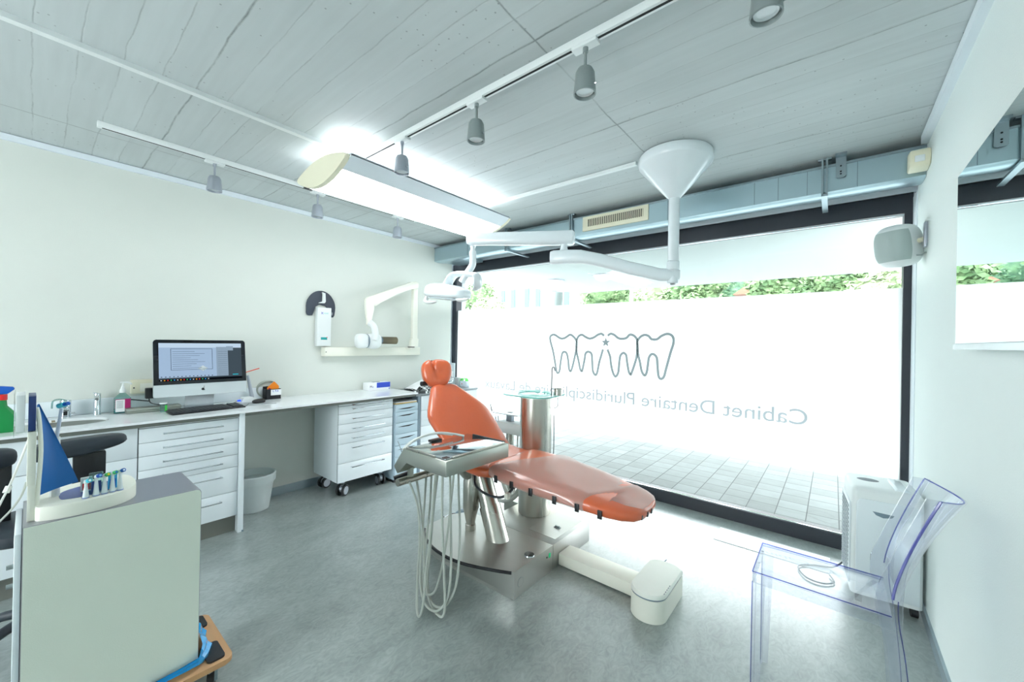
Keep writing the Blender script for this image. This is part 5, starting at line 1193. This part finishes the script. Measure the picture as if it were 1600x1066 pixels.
for lb, x0, x1, y0, y1, z1, m_ in (('white folded brochure in the acrylic holder', -2.12, -2.0, -.026, -.008, 1.25, paper), ('navy blue brochure in the acrylic holder, right of the white one', -2.12, -2.0, -.001, .015, 1.245, navy)):
    B(x0, x1, y0, y1, 1.133, z1, .001).build('brochure', m_); tag(bpy.context.scene.objects[[o.name for o in C.objects if o.name.startswith('brochure')][-1]], lb, 'brochure', 'brochures in the display holder')
tag(MB().tube([(-2.09, .012, 1.19), (-2.075, .012, 1.15), (-2.06, -.008, 1.06), (-2.07, -.034, .96), (-2.10, -.052, .90), (-2.12, -.085, .80), (-2.14, -.16, .62)], .003, 8, 5).tube([(-2.093, -.038, .944), (-2.085, -.044, .926)], .008, 8, 1).build('white_cord', hose_w), 'thin white cord hanging from the display top past the cart', 'cord')
tag(MB().tube([(-2.06, -.002, .955), (-2.075, -.014, .905), (-2.10, -.045, .845), (-2.14, -.10, .78), (-2.2, -.2, .72)], .003, 8, 5).build('grey_cord', hose_m), 'thin grey cord leaving the back of the display base to the left', 'cord')

# stool behind the cart
t = thing('dentist_stool', 'black and charcoal dentist stool with arm pads behind the cart', 'stool', (-2.86, .05, 0))
MB().ell((0, 0, 0), (.05, .16, .042), 32, 16, .45, lambda q: Vector((q.x, q.y, q.z*(1-.12*max(0, q.y/.155))+(.018*max(0, q.y/.155) if q.z < 0 else 0)))).xf(Matrix.Translation((-2.80, .16, .908)) @ Matrix.Rotation(math.radians(3), 4, 'X')).build('arm_pad', pad_m, t)
MB().ell((-2.88, -.13, .885), (.05, .10, .045), 28, 14, .6).build('arm_pad', pad_m, t)
MB().box(-2.82, -2.78, .135, .245, .60, .872, .004).box(-2.90, -2.78, .10, .16, .56, .64, .004).build('arm_post', black_pl, t)
MB().box(-2.90, -2.87, -.10, -.045, .60, .86, .004).build('arm_post', black_pl, t)
MB().ell((-2.90, .05, .55), (.20, .20, .05), 36, 12, .7).build('seat_cushion', pad_m, t)
MB().cyl((-2.90, .05, .12), (-2.90, .05, .52), .028, n=20).build('gas_lift', black_pl, t)
for i in range(5):
    a = math.radians(18+72*i)
    ex_, ey_ = -2.90+.26*math.cos(a), .05+.26*math.sin(a)
    MB().tube([(-2.90, .05, .135), (-2.90+.13*math.cos(a), .05+.13*math.sin(a), .125), (ex_, ey_, .085)], lambda v: .024-.006*v, 12, 4).build('base_leg', pad_m, t)
    MB().cyl((ex_-.022*math.sin(a), ey_+.022*math.cos(a), .0305), (ex_+.022*math.sin(a), ey_-.022*math.cos(a), .0305), .030, n=22).build('castor', rubber, t)

# ================================================================== RIGHT SIDE
t = thing('air_conditioner', 'white portable air conditioner on castors in the window corner', 'air conditioner', (.24, 3.2, 0))
AM = Matrix.Translation((.225, 3.17, 0)) @ Matrix.Rotation(math.radians(5), 4, 'Z')
def acb(mb): return mb.xf(AM)
acb(MB().loft([rr(-.148, .150, -.165, .165, .055, .025), rr(-.148, .150, -.165, .165, .635, .025), rr(-.145, .147, -.161, .162, .65, .025), rr(-.135, .138, -.15, .152, .66, .025), rr(-.10, .10, -.11, .12, .664, .03)])).build('housing', white_pl, t)
acb(MB().prism([(-.128, .075), (.135, .075), (.135, .575), (.12, .60), (-.112, .60), (-.128, .575)], -.171, -.164, 'y', bev=.003)).build('front_panel', white_gloss, t)
acb(MB().prism([(-.06, .54), (.03, .535), (.02, .52), (-.015, .512), (-.045, .522)], -.1722, -.1705, 'y')).build('handle_recess', slate, t)
acb(MB().box(-.1572, -.147, -.145, .145, .10, .56, .003)).build('side_grille_frame', white_gloss, t)
q = MB()
for i in range(18):
    for j in range(4):
        q.box(-.1592, -.1568, -.135+j*.07, -.135+j*.07+.058, .12+i*.024, .12+i*.024+.011)
acb(q.box(-.1570, -.1560, -.13, .13, .125, .54)).build('louvre_slots', M('louvre_dark', (92, 104, 112), .5), t)
acb(MB().ell((-.055, .02, .664), (.05, .035, .004), 28, 6)).build('top_vent', grey_ink, t)
acb(MB().prism([(.03, .655), (.05, .675), (.14, .655), (.14, .64)], -.13, .10, 'y', bev=.003)).build('control_panel', white_gloss, t)
for x, y in ((-.11, -.13), (.12, -.13), (-.11, .13), (.12, .13)):
    acb(MB().cyl((x-.014, y, .026), (x+.014, y, .026), .026, n=20).box(x-.012, x+.012, y-.012, y+.012, .03, .058)).build('castor', rubber, t)
MB().tube([(.09, 3.36, .10), (.02, 3.34, .02), (-.08, 3.30, .010), (-.16, 3.22, .010), (-.12, 3.10, .010), (-.04, 3.08, .010), (.02, 3.14, .010), (.0, 3.22, .012)], .005, 8, 6).build('power_cord', hose_d, t)
tag(B(-.68, .0, 3.26, 3.50, .0005, .004).xf(Matrix.Identity(4)).build('floor_sheet', paper), 'white flat sheet on the floor in front of the window', 'sheet')

# transparent chair
acr = glassy('clear_polycarbonate', (249, 250, 253), ior=2.0, rough=.03, diff=.04, dcol=(236, 241, 250))
t = thing('transparent_chair', 'transparent polycarbonate chair with violet-tinted edges by the right wall', 'chair', (-.03, 2.01, 0))
gx0, gx1, gy0, gy1, gz = -.243, .165, 1.862, 2.158, .54
MB().box(gx0, gx1, gy0, gy1, gz-.008, gz, .001).box(gx0, gx0+.006, gy0, gy1, gz-.045, gz-.008).box(gx0, gx1, gy0, gy0+.006, gz-.045, gz-.008).box(gx0, gx1, gy1-.006, gy1, gz-.045, gz-.008).build('seat', acr, t)
e_ = .0022
def edge(pts, r=e_, smooth=1): return MB().tube(pts, r, 6, smooth)
for pts in ([(gx0, gy0, gz), (gx1, gy0, gz)], [(gx0, gy0, gz), (gx0, gy1, gz)], [(gx0, gy1, gz), (gx1, gy1, gz)]):
    edge(pts).build('seat_edge', acrylic_edge, t)
def leg(x, y, sx_, sy_):
    w = .045
    # L-shaped tapered leg, corner outside
    def L(z, k_): return [(x, y, z), (x+sx_*w*k_, y, z), (x+sx_*w*k_, y+sy_*.009, z), (x+sx_*.009, y+sy_*.009, z), (x+sx_*.009, y+sy_*w*k_, z), (x, y+sy_*w*k_, z)]
    MB().loft([L(.001, .62), L(gz-.045, 1.0)]).build('leg', acr, t)
    edge([(x, y, .002), (x, y, gz-.04)], .0018).build('leg_edge', acrylic_edge, t)
leg(gx0, gy0, 1, 1); leg(gx0, gy1, 1, -1)
# rear legs rise into the back uprights
def up(y, dy):
    cen = [(.205, .001), (.196, .20), (.178, .40), (.160, .53), (.160, .62), (.180, .72), (.215, .82), (.265, .96)]
    L_ = []
    P_ = catmull([(x, y, z) for x, z in cen], 4)
    for i, p in enumerate(P_):
        w = .022 if p.z < .45 else .022+.012*min(1, (p.z-.45)/.1)*(1 if p.z < .62 else max(.1, 1-(p.z-.62)/.1))
        L_.append([(p.x-w, p.y, p.z), (p.x+w, p.y, p.z), (p.x+w, p.y+dy, p.z), (p.x-w, p.y+dy, p.z)])
    return MB().loft(L_), [tuple(v) for v in P_]
for y, dy in ((gy0, .012), (gy1, -.012)):
    mb, P_ = up(y, dy); mb.build('rear_leg', acr, t)
    edge([(p[0]+.022, p[1], p[2]) for p in P_ if p[2] < .62], .0016).build('leg_edge', acrylic_edge, t)
# curved backrest panel
rows = []
for j in range(13):
    v = j/12; z = .60+(.960-.60)*v; xb = .166+.108*v**1.35
    row = []
    for i in range(17):
        u = i/16; bow = math.sin(math.pi*u)
        row.append(Vector((xb+.074*bow*(.35+.65*v), gy0+(gy1-gy0)*u, z-.022*bow*v-.05*bow*(1-v)**3)))
    rows.append(row)
th = [[p+Vector((.007, 0, 0)) for p in r_] for r_ in rows]
MB().loft([a+b[::-1] for a, b in zip(rows, th)]).build('backrest', acr, t, ang=60)
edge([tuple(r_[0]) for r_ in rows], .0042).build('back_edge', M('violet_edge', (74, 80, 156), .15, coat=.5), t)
edge([tuple(r_[-1]) for r_ in rows], .002).build('back_edge', acrylic_edge, t)
edge([tuple(p) for p in rows[-1]], .0022).build('back_edge', acrylic_edge, t)
